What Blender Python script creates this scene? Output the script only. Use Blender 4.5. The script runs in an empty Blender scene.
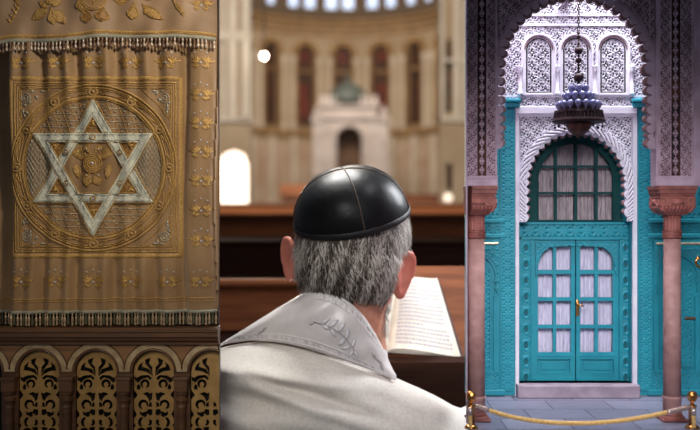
import bpy, bmesh, math, random
import numpy as np
from mathutils import Vector, Matrix, noise
from mathutils.geometry import delaunay_2d_cdt
random.seed(7); rng = np.random.default_rng(7)
PI = math.pi
C = bpy.context.scene.collection
CAMZ = 2.15; FPX = 972.2

# ---------------------------------------------------------------- helpers
def lin(c):
    return tuple(((x/255)/12.92 if x/255 <= .04045 else ((x/255+.055)/1.055)**2.4) for x in c) + (1.0,)

def mat(name, rgb, rough=.6, metal=0, rgb2=None, nscale=8, ndetail=4, mix=(.35, .65), bump=0, bscale=40,
        stretch=(1, 1, 1), emit=0, ecol=None, spec=.5, sheen=0, trans=0, coat=0, wave=None, aniso=0):
    m = bpy.data.materials.new(name); m.use_nodes = True
    nt = m.node_tree; N = nt.nodes; L = nt.links
    b = N['Principled BSDF']
    b.inputs['Base Color'].default_value = lin(rgb)
    b.inputs['Roughness'].default_value = rough
    b.inputs['Metallic'].default_value = metal
    b.inputs['Specular IOR Level'].default_value = spec
    b.inputs['Sheen Weight'].default_value = sheen
    b.inputs['Coat Weight'].default_value = coat
    b.inputs['Anisotropic'].default_value = aniso
    if trans: b.inputs['Transmission Weight'].default_value = trans
    tc = N.new('ShaderNodeTexCoord'); mp = N.new('ShaderNodeMapping')
    mp.inputs['Scale'].default_value = stretch
    L.new(tc.outputs['Object'], mp.inputs['Vector'])
    if rgb2 is not None:
        n = N.new('ShaderNodeTexNoise'); n.inputs['Scale'].default_value = nscale; n.inputs['Detail'].default_value = ndetail
        L.new(mp.outputs[0], n.inputs['Vector'])
        r = N.new('ShaderNodeValToRGB')
        r.color_ramp.elements[0].position = mix[0]; r.color_ramp.elements[1].position = mix[1]
        r.color_ramp.elements[0].color = lin(rgb); r.color_ramp.elements[1].color = lin(rgb2)
        L.new(n.outputs['Fac'], r.inputs['Fac']); L.new(r.outputs[0], b.inputs['Base Color'])
    if bump:
        n2 = N.new('ShaderNodeTexNoise'); n2.inputs['Scale'].default_value = bscale; n2.inputs['Detail'].default_value = 3
        L.new(mp.outputs[0], n2.inputs['Vector'])
        bp = N.new('ShaderNodeBump'); bp.inputs['Strength'].default_value = bump; bp.inputs['Distance'].default_value = .02
        L.new(n2.outputs['Fac'], bp.inputs['Height']); L.new(bp.outputs[0], b.inputs['Normal'])
    if emit:
        b.inputs['Emission Color'].default_value = lin(ecol or rgb); b.inputs['Emission Strength'].default_value = emit
    return m

def flat(px, py, w=0.0, d0=10.0):
    """a point on the upright plane d0 metres in front of the viewer's spot, w hundredths in front of it"""
    s = d0/FPX
    return ((px-350)*s, d0-10-w*s, CAMZ+(215-py)*s)

def npflat(U, V, W, d0):
    s = d0/FPX
    return np.stack([(U-350)*s, d0-10-W*s + U*0, CAMZ+(215-V)*s], -1)

class MB:
    def __init__(self): self.v = []; self.f = []; self.m = []
    def add(self, vs, fs, mi=0):
        o = len(self.v); self.v.extend([tuple(map(float, p)) for p in vs])
        self.f.extend([tuple(int(i)+o for i in f) for f in fs]); self.m.extend([mi]*len(fs) if isinstance(mi, int) else list(mi))
        return self
    def box(self, a, b, mi=0, bev=0.0):
        x0, y0, z0 = [min(p, q) for p, q in zip(a, b)]; x1, y1, z1 = [max(p, q) for p, q in zip(a, b)]
        if bev > 0:
            bm = bmesh.new(); bmesh.ops.create_cube(bm, size=1)
            for v in bm.verts: v.co = Vector(((x0+x1)/2+v.co.x*(x1-x0), (y0+y1)/2+v.co.y*(y1-y0), (z0+z1)/2+v.co.z*(z1-z0)))
            bmesh.ops.bevel(bm, geom=bm.edges[:], offset=min(bev, .45*min(x1-x0, y1-y0, z1-z0)), segments=2, affect='EDGES', profile=.5)
            bm.verts.index_update()
            self.add([v.co[:] for v in bm.verts], [[v.index for v in f.verts] for f in bm.faces], mi); bm.free(); return self
        vs = [(x0,y0,z0),(x1,y0,z0),(x1,y1,z0),(x0,y1,z0),(x0,y0,z1),(x1,y0,z1),(x1,y1,z1),(x0,y1,z1)]
        return self.add(vs, [(0,3,2,1),(4,5,6,7),(0,1,5,4),(1,2,6,5),(2,3,7,6),(3,0,4,7)], mi)
    def pbox(self, u0, v0, u1, v1, w0, w1, d0, mi=0, bev=0):   # box on a bay plane
        return self.box(flat(u0, v0, w0, d0), flat(u1, v1, w1, d0), mi, bev)
    def lathe(self, prof, c=(0,0,0), n=20, mi=0, a0=0, a1=2*PI, sx=1, sy=1, bump=None):
        full = abs(a1-a0-2*PI) < 1e-6; cnt = n if full else n+1
        vs = []
        for (r, z) in prof:
            for i in range(cnt):
                a = a0+(a1-a0)*i/n; rr = r*(bump(a, z) if bump else 1)
                vs.append((c[0]+rr*math.cos(a)*sx, c[1]+rr*math.sin(a)*sy, c[2]+z))
        fs = []
        for j in range(len(prof)-1):
            for i in range(n):
                k = (i+1) % cnt
                fs.append((j*cnt+i, j*cnt+k, (j+1)*cnt+k, (j+1)*cnt+i))
        if full:
            fs.append(tuple(range(cnt))[::-1]); fs.append(tuple((len(prof)-1)*cnt+i for i in range(cnt)))
        return self.add(vs, fs, mi)
    def tube(self, pts, r, n=8, mi=0, closed=False, cap=True):
        P = [Vector(p) for p in pts]; m = len(P); rs = r if hasattr(r, '__len__') else [r]*m
        vs = []; up = Vector((0.13, .2, .97))
        for i in range(m):
            t = (P[(i+1) % m]-P[i-1]) if closed else (P[min(i+1, m-1)]-P[max(i-1, 0)])
            if t.length < 1e-9: t = Vector((0, 0, 1))
            t.normalize(); a = up-t*up.dot(t)
            if a.length < .05: a = Vector((1, 0, 0))-t*t.x
            a.normalize(); up = a; b = t.cross(a)
            for k in range(n):
                an = 2*PI*k/n; q = P[i]+(a*math.cos(an)+b*math.sin(an))*rs[i]; vs.append(q[:])
        fs = []
        for i in range(m if closed else m-1):
            for k in range(n):
                j = (i+1) % m; fs.append((i*n+k, i*n+(k+1) % n, j*n+(k+1) % n, j*n+k))
        if cap and not closed: fs.append(tuple(range(n))[::-1]); fs.append(tuple((m-1)*n+k for k in range(n)))
        return self.add(vs, fs, mi)
    def ball(self, c, r, n=12, mi=0, sc=(1,1,1)):
        k = n//2+1
        return self.lathe([(r*math.sin(PI*j/k), -r*math.cos(PI*j/k)*sc[2]) for j in range(k+1)], c, n, mi, sx=sc[0], sy=sc[1])
    def build(self, name, mats, parent=None, smooth=False):
        me = bpy.data.meshes.new(name); me.from_pydata(self.v, [], self.f)
        mats = mats if isinstance(mats, (list, tuple)) else [mats]
        for q in mats: me.materials.append(q)
        if len(mats) > 1: me.polygons.foreach_set('material_index', self.m)
        if smooth: me.polygons.foreach_set('use_smooth', [True]*len(self.f))
        o = bpy.data.objects.new(name, me); C.objects.link(o)
        if parent: o.parent = parent; o.matrix_parent_inverse = Matrix.Translation(-parent_loc(parent)) if False else Matrix()
        if parent: rebase(o, parent)
        return o

def parent_loc(p):
    v = p.location.copy()
    while p.parent: p = p.parent; v += p.location
    return v
def rebase(o, parent):              # geometry is written in world metres: take the parent's place off again
    off = parent_loc(parent)
    if off.length > 0 and o.data: o.data.transform(Matrix.Translation(-off))
def thing(name, label, cat, loc=(0,0,0), group=None):
    o = bpy.data.objects.new(name, None); C.objects.link(o); o.location = loc; o.empty_display_size = .1
    o['label'] = label; o['category'] = cat
    if group: o['group'] = group
    return o
def tag(o, label, cat, group=None, kind=None):
    o['label'] = label; o['category'] = cat
    if group: o['group'] = group
    if kind: o['kind'] = kind
    return o
def struct(o): o['kind'] = 'structure'; return o
def place(mesh_obj, parent, loc):
    c = mesh_obj.copy(); C.objects.link(c); c.parent = parent; c.location = Vector(loc)-parent_loc(parent); return c
def copy_tree(o, parent=None):
    c = o.copy(); C.objects.link(c)
    if parent: c.parent = parent
    for ch in list(o.children): copy_tree(ch, c)
    return c

def pip(px, py, poly):
    px = np.asarray(px, float); py = np.asarray(py, float); ins = np.zeros(px.shape, bool)
    n = len(poly)
    for i in range(n):
        x0, y0 = poly[i]; x1, y1 = poly[(i+1) % n]
        if y0 == y1: continue
        c = ((y0 > py) != (y1 > py)) & (px < (x1-x0)*(py-y0)/(y1-y0)+x0); ins ^= c
    return ins

def slab(mb, outer, holes, fmap, top, bot, step=0, mi=0, mside=None, back=True):
    """cut panel: outline with holes, front at height top, back at height bot; fmap(u, v, w) -> point"""
    vs = []; es = []
    if step: outer = [tuple(p) for p in resample(outer, step*1.5, True)]
    for lp in [outer]+list(holes):
        o = len(vs); vs += [Vector((float(a), float(b))) for a, b in lp]; es += [(o+i, o+(i+1) % len(lp)) for i in range(len(lp))]
    if step:
        A = np.array(outer); gx, gy = np.meshgrid(np.arange(A[:,0].min()+step/2, A[:,0].max(), step), np.arange(A[:,1].min()+step/2, A[:,1].max(), step))
        gx = gx.ravel(); gy = gy.ravel(); k = pip(gx, gy, outer)
        for h in holes: k &= ~pip(gx, gy, h)
        vs += [Vector((float(a), float(b))) for a, b in zip(gx[k], gy[k])]
    ov, oe, of, *_ = delaunay_2d_cdt(vs, es, [], 0, 1e-5)
    V = np.array([v[:] for v in ov]); F = [f for f in of if len(f) == 3]
    if not F: return mb
    c = V[np.array(F)].mean(1); k = pip(c[:,0], c[:,1], outer)
    for h in holes: k &= ~pip(c[:,0], c[:,1], h)
    F = [f for f, q in zip(F, k) if q]
    n = len(V); allv = [fmap(a, b, top) for a, b in V]+[fmap(a, b, bot) for a, b in V]
    mb_f = [tuple(f) for f in F]
    ec = {}
    for f in F:
        for i in range(3):
            a, b = f[i], f[(i+1) % 3]; ec[(a, b)] = ec.get((a, b), 0)+1
    sides = [(b, a, a+n, b+n) for (a, b) in ec if (b, a) not in ec]
    mis = [mi]*len(mb_f)
    if back: mb_f += [tuple(i+n for i in f[::-1]) for f in F]; mis += [mi]*len(F)
    mb_f += sides; mis += [mi if mside is None else mside]*len(sides)
    used = sorted({i for f in mb_f for i in f}); rm = {o: i for i, o in enumerate(used)}
    return mb.add([allv[i] for i in used], [tuple(rm[i] for i in f) for f in mb_f], mis)

def resample(pts, step, closed=False):
    P = [np.array(p, float) for p in pts]
    if closed: P.append(P[0])
    out = []
    for a, b in zip(P[:-1], P[1:]):
        n = max(1, int(math.ceil(np.linalg.norm(b-a)/step)))
        out += [a+(b-a)*i/n for i in range(n)]
    if not closed: out.append(P[-1])
    return out
def ribbon(mb, pts, w, fmap, h=.6, base=0, closed=False, mi=0, step=1.6):
    P = resample(pts, step, closed); m = len(P)
    if m < 2: return mb
    vs = []
    for i in range(m):
        t = P[(i+1) % m]-P[i-1] if closed else P[min(i+1, m-1)]-P[max(i-1, 0)]
        t = t/(np.linalg.norm(t)+1e-9); nx, ny = -t[1], t[0]
        for q, hh in ((-.5, base-.3), (-.3, base+h), (.3, base+h), (.5, base-.3)):
            vs.append(fmap(P[i][0]+nx*w*q, P[i][1]+ny*w*q, hh))
    fs = []
    for i in range(m if closed else m-1):
        j = (i+1) % m
        for k in range(3): fs.append((i*4+k, i*4+k+1, j*4+k+1, j*4+k))
    return mb.add(vs, fs, mi)
def circ(cx, cy, r, n=24, a0=0, a1=2*PI, ry=None):
    full = abs(a1-a0-2*PI) < 1e-6
    return [(cx+r*math.cos(a0+(a1-a0)*i/n), cy+(ry or r)*math.sin(a0+(a1-a0)*i/n)) for i in range(n if full else n+1)]
def leaf(x, y, ang, L, W, n=6):     # pointed leaf from (x,y) along ang (degrees, y down)
    a = math.radians(ang); ca, sa = math.cos(a), math.sin(a); o = []
    for i in range(n+1): t = i/n; o.append((t*L, W/2*math.sin(PI*t**.8)))
    for i in range(1, n): t = 1-i/n; o.append((t*L, -W/2*math.sin(PI*t**.8)))
    return [(x+ca*p-sa*q, y+sa*p+ca*q) for p, q in o]
def drop(x, y, ang, L, W, n=9):     # tear drop, pointed at (x,y), round end along ang
    a = math.radians(ang); ca, sa = math.cos(a), math.sin(a); o = []
    for i in range(n+1): t = i/n; o.append((t*L, W/2*math.sin(PI*t**1.9)))
    for i in range(1, n): t = 1-i/n; o.append((t*L, -W/2*math.sin(PI*t**1.9)))
    return [(x+ca*p-sa*q, y+sa*p+ca*q) for p, q in o]
def catmull(pts, n=8, closed=False):
    P = [np.array(p, float) for p in pts]; out = []; m = len(P)
    rngi = range(m) if closed else range(m-1)
    for i in rngi:
        if closed: p0, p1, p2, p3 = P[i-1], P[i], P[(i+1) % m], P[(i+2) % m]
        else: p0, p1, p2, p3 = P[max(i-1, 0)], P[i], P[i+1], P[min(i+2, m-1)]
        for k in range(n):
            t = k/n
            out.append(.5*((2*p1)+(-p0+p2)*t+(2*p0-5*p1+4*p2-p3)*t*t+(-p0+3*p1-3*p2+p3)*t**3))
    if not closed: out.append(P[-1])
    return out
def np_grid(name, X, mats, parent=None, mask=None, midx=None, smooth=True, extra=None):
    """grid mesh from X[rows, cols, 3]"""
    r, c = X.shape[:2]; idx = np.arange(r*c).reshape(r, c)
    q = np.stack([idx[:-1,:-1], idx[1:,:-1], idx[1:,1:], idx[:-1,1:]], -1).reshape(-1, 4)
    mi = None if midx is None else midx.reshape(-1)
    if mask is not None:
        k = mask.reshape(-1); q = q[k]; mi = None if mi is None else mi[k]
    used, inv = np.unique(q, return_inverse=True); q = inv.reshape(-1, 4); V = X.reshape(-1, 3)[used]
    me = bpy.data.meshes.new(name); me.from_pydata(V.tolist(), [], q.tolist())
    mats = mats if isinstance(mats, (list, tuple)) else [mats]
    for m in mats: me.materials.append(m)
    if mi is not None: me.polygons.foreach_set('material_index', mi.astype(np.int32))
    if smooth: me.polygons.foreach_set('use_smooth', np.ones(len(q), bool))
    o = bpy.data.objects.new(name, me); C.objects.link(o)
    if parent: o.parent = parent; rebase(o, parent)
    return o
def relief(name, u0, u1, v0, v1, hfun, d0, w0, mats, thr=None, parent=None, step=.5, mask=None, smooth=True):
    nu = max(2, int(round((u1-u0)/step))+1); nv = max(2, int(round((v1-v0)/step))+1)
    U, V = np.meshgrid(np.linspace(u0, u1, nu), np.linspace(v0, v1, nv)); H = hfun(U, V)
    X = npflat(U, V, w0+H, d0); cu = (U[:-1,:-1]+U[1:,1:])/2; cv = (V[:-1,:-1]+V[1:,1:])/2
    mi = None
    if thr is not None: ch = (H[:-1,:-1]+H[1:,1:]+H[:-1,1:]+H[1:,:-1])/4; mi = (ch < thr).astype(int)
    return np_grid(name, X, mats, parent, None if mask is None else mask(cu, cv), mi, smooth)
def sstep(a, b, x): t = np.clip((x-a)/(b-a), 0, 1); return t*t*(3-2*t)
def arab(U, V, cu, pu, pv, amp=1.5):      # mirrored scrolling foliage
    x = (U-cu)/pu; y = V/pv
    def ros(x, y, k, ph):
        x = x-np.round(x); y = y-np.round(y); r = np.hypot(x, y)*2; th = np.arctan2(y, x)
        ring = 1-sstep(.05, .14, np.abs(r-.92-.06*np.cos(8*th))); pet = (1-sstep(.07, .19, np.abs(r-.5-.22*np.cos(k*th+ph+2.4*r))))
        return np.maximum(np.maximum(ring, pet), 1-sstep(.12, .24, r))
    a = ros(x, y, 4, 0); b = ros(x+.5, y+.5, 6, PI)
    return amp*np.maximum(a, .9*b*(1-a))
def girih(U, V, cu, cv, p, amp=1.0, lw=.13):    # interlaced star lattice
    h = np.zeros_like(U)
    for a, q in ((0, p), (90, p), (45, p*.7071), (135, p*.7071)):
        t = ((U-cu)*math.cos(math.radians(a))+(V-cv)*math.sin(math.radians(a)))/q
        h = np.maximum(h, 1-sstep(lw, lw*2.2, np.abs(t-np.round(t))))
    r = np.hypot(((U-cu)/p-np.round((U-cu)/p)), ((V-cv)/p-np.round((V-cv)/p)))
    h = np.maximum(h, 1-sstep(.12, .2, r))
    return amp*h
# ================================================================= LEFT BAY: curtain of the ark over a carved balustrade
DL = 10.0
M_fab = mat('curtain_fabric', (160,126,84), .6, rgb2=(136,103,64), nscale=3, bump=.25, bscale=90, sheen=.3, stretch=(1,1,.5))
M_fab2 = mat('valance_fabric', (166,134,102), .55, rgb2=(142,112,80), nscale=3, bump=.2, bscale=90, sheen=.3)
M_gold = mat('gold_thread', (196,156,90), .5, .1, rgb2=(164,124,66), nscale=60, bump=.4, bscale=200)
M_goldl = mat('bright_gold_thread', (200,162,92), .32, .4, rgb2=(170,125,60), nscale=60, bump=.4, bscale=200)
M_goldd = mat('old_gold_satin', (166,122,62), .5, .15, rgb2=(112,78,36), nscale=40, bump=.3, bscale=120)
M_silv = mat('silver_satin', (222,220,200), .5, .0, rgb2=(186,186,168), nscale=14, bump=.5, bscale=50)
M_silt = mat('silver_thread', (190,184,164), .4, .3, rgb2=(140,132,112), nscale=80)
M_pearl = mat('pearl', (215,215,215), .2, .2)
M_trim = mat('pale_braid', (176,172,150), .7, rgb2=(140,136,116), nscale=90, bump=.5, bscale=200)
M_thr = mat('dark_tassel_thread', (70,58,42), .8)
M_bead = mat('tassel_bead', (176,150,118), .3, .2)
M_wood = mat('dark_oak', (108,72,40), .45, rgb2=(82,52,27), nscale=5, stretch=(.3,1,3), bump=.1, bscale=30, coat=.2)
M_woodm = mat('mid_oak', (150,108,66), .45, rgb2=(128,88,52), nscale=5, stretch=(.3,1,3), coat=.2)
M_cream = mat('cream_arch_paint', (196,170,130), .6, rgb2=(160,134,98), nscale=10)
M_fret = mat('fretwork_wood', (178,140,80), .55, rgb2=(160,122,66), nscale=8)
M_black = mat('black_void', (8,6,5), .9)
M_wallp = mat('ark_wall_panelling', (66,42,24), .6, rgb2=(50,32,18), nscale=6)

struct(MB().box((-4.6, .2, -5), ((219.6-350)*10.25/FPX, .25, 5.2)).build('wall_left', M_wallp))
struct(MB().box((-2.6, .118, 1.0), ((217-350)*DL/FPX, .2, 1.15)).build('trim_2', M_wallp))

_fx = [(-20,-12),(-4,-13),(3,-15),(8,-14),(10.5,-2),(16,1.2),(24,0.2),(33,1.4),(44,-1.2),(52,1.0),(62,.2),(70,1.6),(78,-1.3),(87,1.3),(98,.3),(108,1.5),(117,-1),(127,1.2),(136,-.6),(146,1.5),(157,-.8),(166,1.3),(176,.2),(184,-2),(190,.8),(199,1.6),(208,.2),(214,-1.5),(216,-6),(218,-10)]
_fX = np.array([a for a, b in _fx], float); _fY = np.array([b for a, b in _fx], float)
_dense = np.linspace(-20, 218, 477); _cv = catmull(_fx, 12); _cv = np.array(_cv)
def cfold(u, v):
    u = np.asarray(u, float); v = np.asarray(v, float)
    uu = u+2.2*np.sin(v/47+u/60)
    b = np.interp(uu, _cv[:,0], _cv[:,1])
    inpan = sstep(8, 18, u)*(1-sstep(178, 188, u))*sstep(72, 90, v)*(1-sstep(250, 268, v))
    amp = 3.0-1.7*inpan
    return b*np.where(b < -4, 1, amp)+.7*np.sin(v/9+u/7)*inpan+1.6*np.sin(v/70)
def csurf(u, v, w=0.0): return flat(u, v, 2+float(cfold(u, v))+w, DL)

curtain = thing('ark_curtain', 'gold brown ark curtain embroidered with a silver six-pointed star, above the carved balustrade', 'curtain', flat(100, 322, 0, DL))
U, V = np.meshgrid(np.linspace(-20, 217.6, 340), np.linspace(30, 312, 240))
np_grid('cloth', npflat(U, V, 2+cfold(U, V), DL), M_fab, curtain)
sx, sy = 94.5, 168.0
# square border
m = MB(); rect = lambda i: [(10+i, 77+i), (183-i, 77+i), (183-i, 258-i), (10+i, 258-i)]
ribbon(m, rect(2.2), 4.6, csurf, .9, .2, True, 0); ribbon(m, rect(6.6), 1.5, csurf, .7, .2, True, 1); ribbon(m, rect(8.8), 1.1, csurf, .6, .2, True, 0)
ribbon(m, rect(11.2), 1.0, csurf, .6, .2, True, 1)
for y, w_ in ((298.6, 1.2), (301.2, .7)): ribbon(m, [(-18, y+1), (60, y+.4), (130, y-.4), (216, y-1)], w_, csurf, .6, .1, False, 0)
m.build('embroidered_border', [M_gold, M_goldl], curtain, True)
# ring
m = MB()
slab(m, circ(sx, sy, 80, 72), [circ(sx, sy, 70, 72)], csurf, .5, -.3, 3, 2, back=False)
for r, w_, k in ((82.5, 2.2, 0), (79.6, 1.4, 1), (77.9, .8, 0), (73.6, .9, 1), (70.6, 3.2, 0), (68.4, 1.0, 1)):
    ribbon(m, circ(sx, sy, r, 90), w_, csurf, 1.1, .5, True, k)
for i in range(24):
    a = 2*PI*(i+.5)/24
    ribbon(m, [(sx+74.5*math.cos(a-.06), sy+74.5*math.sin(a-.06)), (sx+77.3*math.cos(a+.05), sy+77.3*math.sin(a+.05))], 1.2, csurf, .9, .6, False, 1)
m.build('embroidered_ring', [M_gold, M_goldl, M_fab], curtain, True)
for i in range(12):
    a = PI/2+i*PI/6; x, y = sx+75.7*math.cos(a), sy-75.7*math.sin(a)
    m = MB(); slab(m, circ(x, y, 4.6, 18), [], csurf, 1.2, 0, 1.5, 2, back=False); ribbon(m, circ(x, y, 3.9, 18), 1.6, csurf, .8, 1.3, True, 0)
    slab(m, circ(x, y, 1.5, 8), [], csurf, 2.9, 1, 0, 0, back=False)
    m.build('roundel', [M_gold, M_goldl, M_fab], curtain, True)
# star
R1 = 70.0; bw = 8.6
def tri(R, up): return [(sx+R*math.sin(k*2*PI/3), sy-(R*math.cos(k*2*PI/3))*(1 if up else -1)) for k in range(3)]
T1, T2 = tri(R1, 1), tri(R1, 0)
def instar(x, y): return pip(x, y, T1) | pip(x, y, T2)
def clipped(m, pts, mask, w_, h, base, mi):
    P = np.array(resample(pts, .8)); k = mask(P[:,0], P[:,1]); run = []
    for p, q in zip(P, k):
        if q: run.append(p)
        else:
            if len(run) > 2: ribbon(m, run, w_, csurf, h, base, False, mi)
            run = []
    if len(run) > 2: ribbon(m, run, w_, csurf, h, base, False, mi)
def ang(x, y): return np.degrees(np.arctan2(np.abs(np.asarray(y)-sy), np.abs(np.asarray(x)-sx)))
inr = lambda x, y: np.hypot(x-sx, y-sy) < 67.5
side = lambda x, y: inr(x, y) & ~instar(x, y) & (ang(x, y) < 30)
topb = lambda x, y: inr(x, y) & ~instar(x, y) & (ang(x, y) >= 30)
m = MB()
for k in range(-24, 25):
    o = k*6.4
    for sg in (1, -1):
        clipped(m, [(sx-90, sy+o-90*1.7*sg), (sx+90, sy+o+90*1.7*sg)], side, .8, .5, .1, 0)
    clipped(m, [(sx-80, sy+k*6.6-2), (sx+80, sy+k*6.6+2)], topb, .9, .5, .1, 0)
    clipped(m, [(sx+k*9.5-30, sy-80), (sx+k*9.5+30, sy+80)], topb, .7, .5, .1, 1)
for i in range(-8, 9):
    for j in range(-11, 12):
        for f_, x, y in ((side, sx+i*7.6, sy+j*6.4+(3.2 if i % 2 else 0)), (topb, sx+i*9.5+j*2.3+4, sy+j*6.6+3.3)):
            if f_(np.array([x]), np.array([y]))[0]: slab(m, circ(x, y, .9, 6), [], csurf, 1.0, 0, 0, 0, back=False)
m.build('lattice_embroidery', [M_silt, M_gold], curtain, True)
m = MB()   # gold ground inside the points and hexagon
slab(m, T1, [], csurf, .55, -.3, 3, 0, back=False); slab(m, T2, [], csurf, .6, -.3, 3, 0, back=False)
hexa = [(sx+36*math.cos(k*PI/3), sy-36*math.sin(k*PI/3)) for k in range(6)]
slab(m, hexa, [], csurf, .95, 0, 3, 1, back=False)
for k in range(6):   # little flames in the star points
    a = PI/2+k*PI/3
    x, y = sx+44*math.cos(a), sy-44*math.sin(a)
    slab(m, leaf(x-3*math.cos(a), y+3*math.sin(a), -math.degrees(a), 7, 3.2), [], csurf, 1.5, .4, 0, 2, back=False)
    for q in (-1, 1): slab(m, leaf(x-2*math.cos(a), y+2*math.sin(a), -math.degrees(a)+q*75, 5, 2), [], csurf, 1.4, .4, 0, 2, back=False)
m.build('star_ground', [M_goldd, M_fab, M_goldl], curtain, True)
for up, top in ((1, 1.9), (0, 2.3)):
    m = MB(); o_, i_ = tri(R1-1.6, up), tri(R1-1.6-2*bw, up)
    f2 = lambda a, b, w, t=top: csurf(a, b, w+.35*math.sin(a*.9+b*.35)*(1 if w > 1 else 0))
    slab(m, o_, [i_], f2, top, 0, 1.8, 0, back=False)
    ribbon(m, tri(R1, up), 1.1, csurf, 1.5, .6, True, 1); ribbon(m, tri(R1-1.6-2*bw-1, up), 1.1, csurf, 1.5, .6, True, 1)
    ribbon(m, tri(R1-4.4, up), .7, csurf, .5, top, True, 2)
    ribbon(m, tri(R1-15, up), .7, csurf, .5, top, True, 2)
    m.build('star_band', [M_silv, M_gold, M_silt], curtain, True)
for k in range(6):
    m = MB(); a = k*PI/3+PI/2; x, y = sx+30.5*math.cos(a), sy-30.5*math.sin(a)
    ribbon(m, circ(x, y, 2.5, 12), 1.1, csurf, .8, 2.6, True, 0); slab(m, circ(x, y, 1, 8), [], csurf, 3.3, 2, 0, 1, back=False)
    m.build('star_rosette', [M_gold, M_pearl], curtain, True)
# centre medallion
m = MB(); cx, cy = sx-.5, sy-4.5
slab(m, circ(cx, cy, 9.5, 24), [], csurf, 2.0, .5, 2, 0, back=False)
for r, w_ in ((9.3, 1.2), (7.2, .7), (5.2, .7), (3, .7)): ribbon(m, circ(cx, cy, r, 24), w_, csurf, .7, 2.0, True, 1)
slab(m, circ(cx, cy, 1.3, 8), [], csurf, 3.4, 1, 0, 2, back=False)
shapes = [drop(cx-2.5, cy+8, 105, 14, 9), drop(cx+2.5, cy+8, 75, 14, 9), leaf(cx-6, cy-6, 200, 15, 8), leaf(cx+6, cy-6, -20, 15, 8),
          leaf(cx-8, cy+10, 255, -14, 6), leaf(cx-17, cy+1, 80, 14, 6), leaf(cx+17, cy+1, 100, 14, 6), drop(cx-2, cy-9, 240, 11, 6), drop(cx+2, cy-9, 300, 11, 6),
          drop(cx-10, cy-9, 225, 8, 5), drop(cx+10, cy-9, 315, 8, 5)]
for s_ in shapes: slab(m, s_, [], csurf, 1.7, .4, 2.5, 0, back=False); ribbon(m, s_, .9, csurf, .6, 1.5, True, 1)
for x, y in ((-6, -14), (6, -14), (-6, 12), (6, 12)): slab(m, circ(cx+x, cy+y, .8, 6), [], csurf, 3, 1, 0, 2, back=False)
m.build('centre_medallion', [M_gold, M_goldl, M_pearl], curtain, True)
# corner spandrels
for qx, qy in ((1, 1), (-1, 1), (1, -1), (-1, -1)):
    m = MB(); X = lambda a: (96.5-qx*a); Y = lambda b: (167.5-qy*b)
    cxx, cyy = X(69), Y(73)
    tri3 = [(X(74), Y(78)), (X(74), Y(48)), (X(62), Y(62.5)), (X(50), Y(74)), (X(46), Y(78))]
    ribbon(m, tri3, .8, csurf, .5, .2, True, 1)
    for r, w_ in ((4.5, 1.1), (2.2, 1.2)): ribbon(m, circ(cxx, cyy+qy*4, r, 16), w_, csurf, .6, .2, True, 0)
    for (a, b, an, l) in ((72, 58, 90, 6), (70, 56, 40, 5), (56, 76, 0, 6), (60, 72, 60, 5), (72, 63, 30, 4), (64, 76, 10, 4), (64, 66, 120, 4), (71, 53, 80, 4)):
        slab(m, leaf(X(a), Y(b), an*qx*qy, l, 2), [], csurf, .8, -.2, 0, 0, back=False)
    m.build('corner_embroidery', [M_silt, M_goldl], curtain, True)
# flower crowns
def crown(x, y, surf, s=1.0):
    m = MB()
    for q in (-1, 1):
        bx = x+q*5.2*s
        for a, l, w_ in ((-90-q*40, 7.5, 1.8), (-90-q*17, 7, 2.0), (-90+q*10, 7.5, 2.0), (-90+q*36, 7.5, 1.7), (-90+q*66, 9, 1.8)):
            slab(m, leaf(bx+(l*.1), y+2*s, a, l*s, w_*s), [], surf, .9, -.3, 0, 0, back=False)
        slab(m, leaf(bx, y+1.5*s, 90-q*35, 5*s, 1.6*s), [], surf, .9, -.3, 0, 0, back=False)
        for a, l in ((90-q*80, 8), (90-q*60, 6.5)): slab(m, leaf(x+q*1.2, y+4.2*s, a, l*s, 1.5*s), [], surf, .9, -.3, 0, 0, back=False)
        slab(m, circ(x+q*6*s, y-8.5*s, .75, 6), [], surf, 1.2, 0, 0, 1, back=False)
    slab(m, circ(x, y+1.6, .9, 6), [], surf, 1.4, 0, 0, 1, back=False); slab(m, circ(x, y-10.5*s, .7, 6), [], surf, 1.2, 0, 0, 1, back=False)
    return m
spots = [(x, 62) for x in (23, 59, 95, 131.5, 167, 202)]+[(x, 280) for x in (22, 56, 94, 131, 168, 201)]+[(202, y) for y in (94, 122.5, 151, 179.5, 209, 239)]
for x, y in spots: crown(x, y, csurf).build('floral_crown', [M_goldl, M_pearl], curtain)
for y in (131, 190, 244): ribbon(MB(), [(-2, y), (1.5, y-.5)], 1.2, csurf, .8, .2).build('side_stitch', M_goldl, curtain)
# braid and fringe at the hem
m = MB(); ribbon(m, [(-18, 312.6), (50, 312), (120, 311.4), (217, 311)], 3.4, csurf, 1.2, .2); m.build('hem_braid', M_trim, curtain, True)
t = MB(); s = DL/FPX
t.lathe([(.5*s, 0), (.9*s, -2*s), (.55*s, -3*s), (1.25*s, -5.2*s), (1.3*s, -7.5*s), (.9*s, -9*s), (1.1*s, -12.4*s)], n=7, mi=0)
tas = t.build('tassel', M_bead); t2 = MB(); t2.lathe([(.6*s, 0), (1.0*s, -4*s), (1.3*s, -11.5*s)], n=6); tas2 = t2.build('tassel', mat('olive_tassel_thread', (84,84,60), .8))
for i in range(78):
    x = -14+i*2.98; src = tas if i % 3 != 1 else tas2
    place(src, curtain, csurf(x, 313.2+random.uniform(-.4, .6)-x*.008, .6))
bpy.data.objects.remove(tas); bpy.data.objects.remove(tas2)

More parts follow.
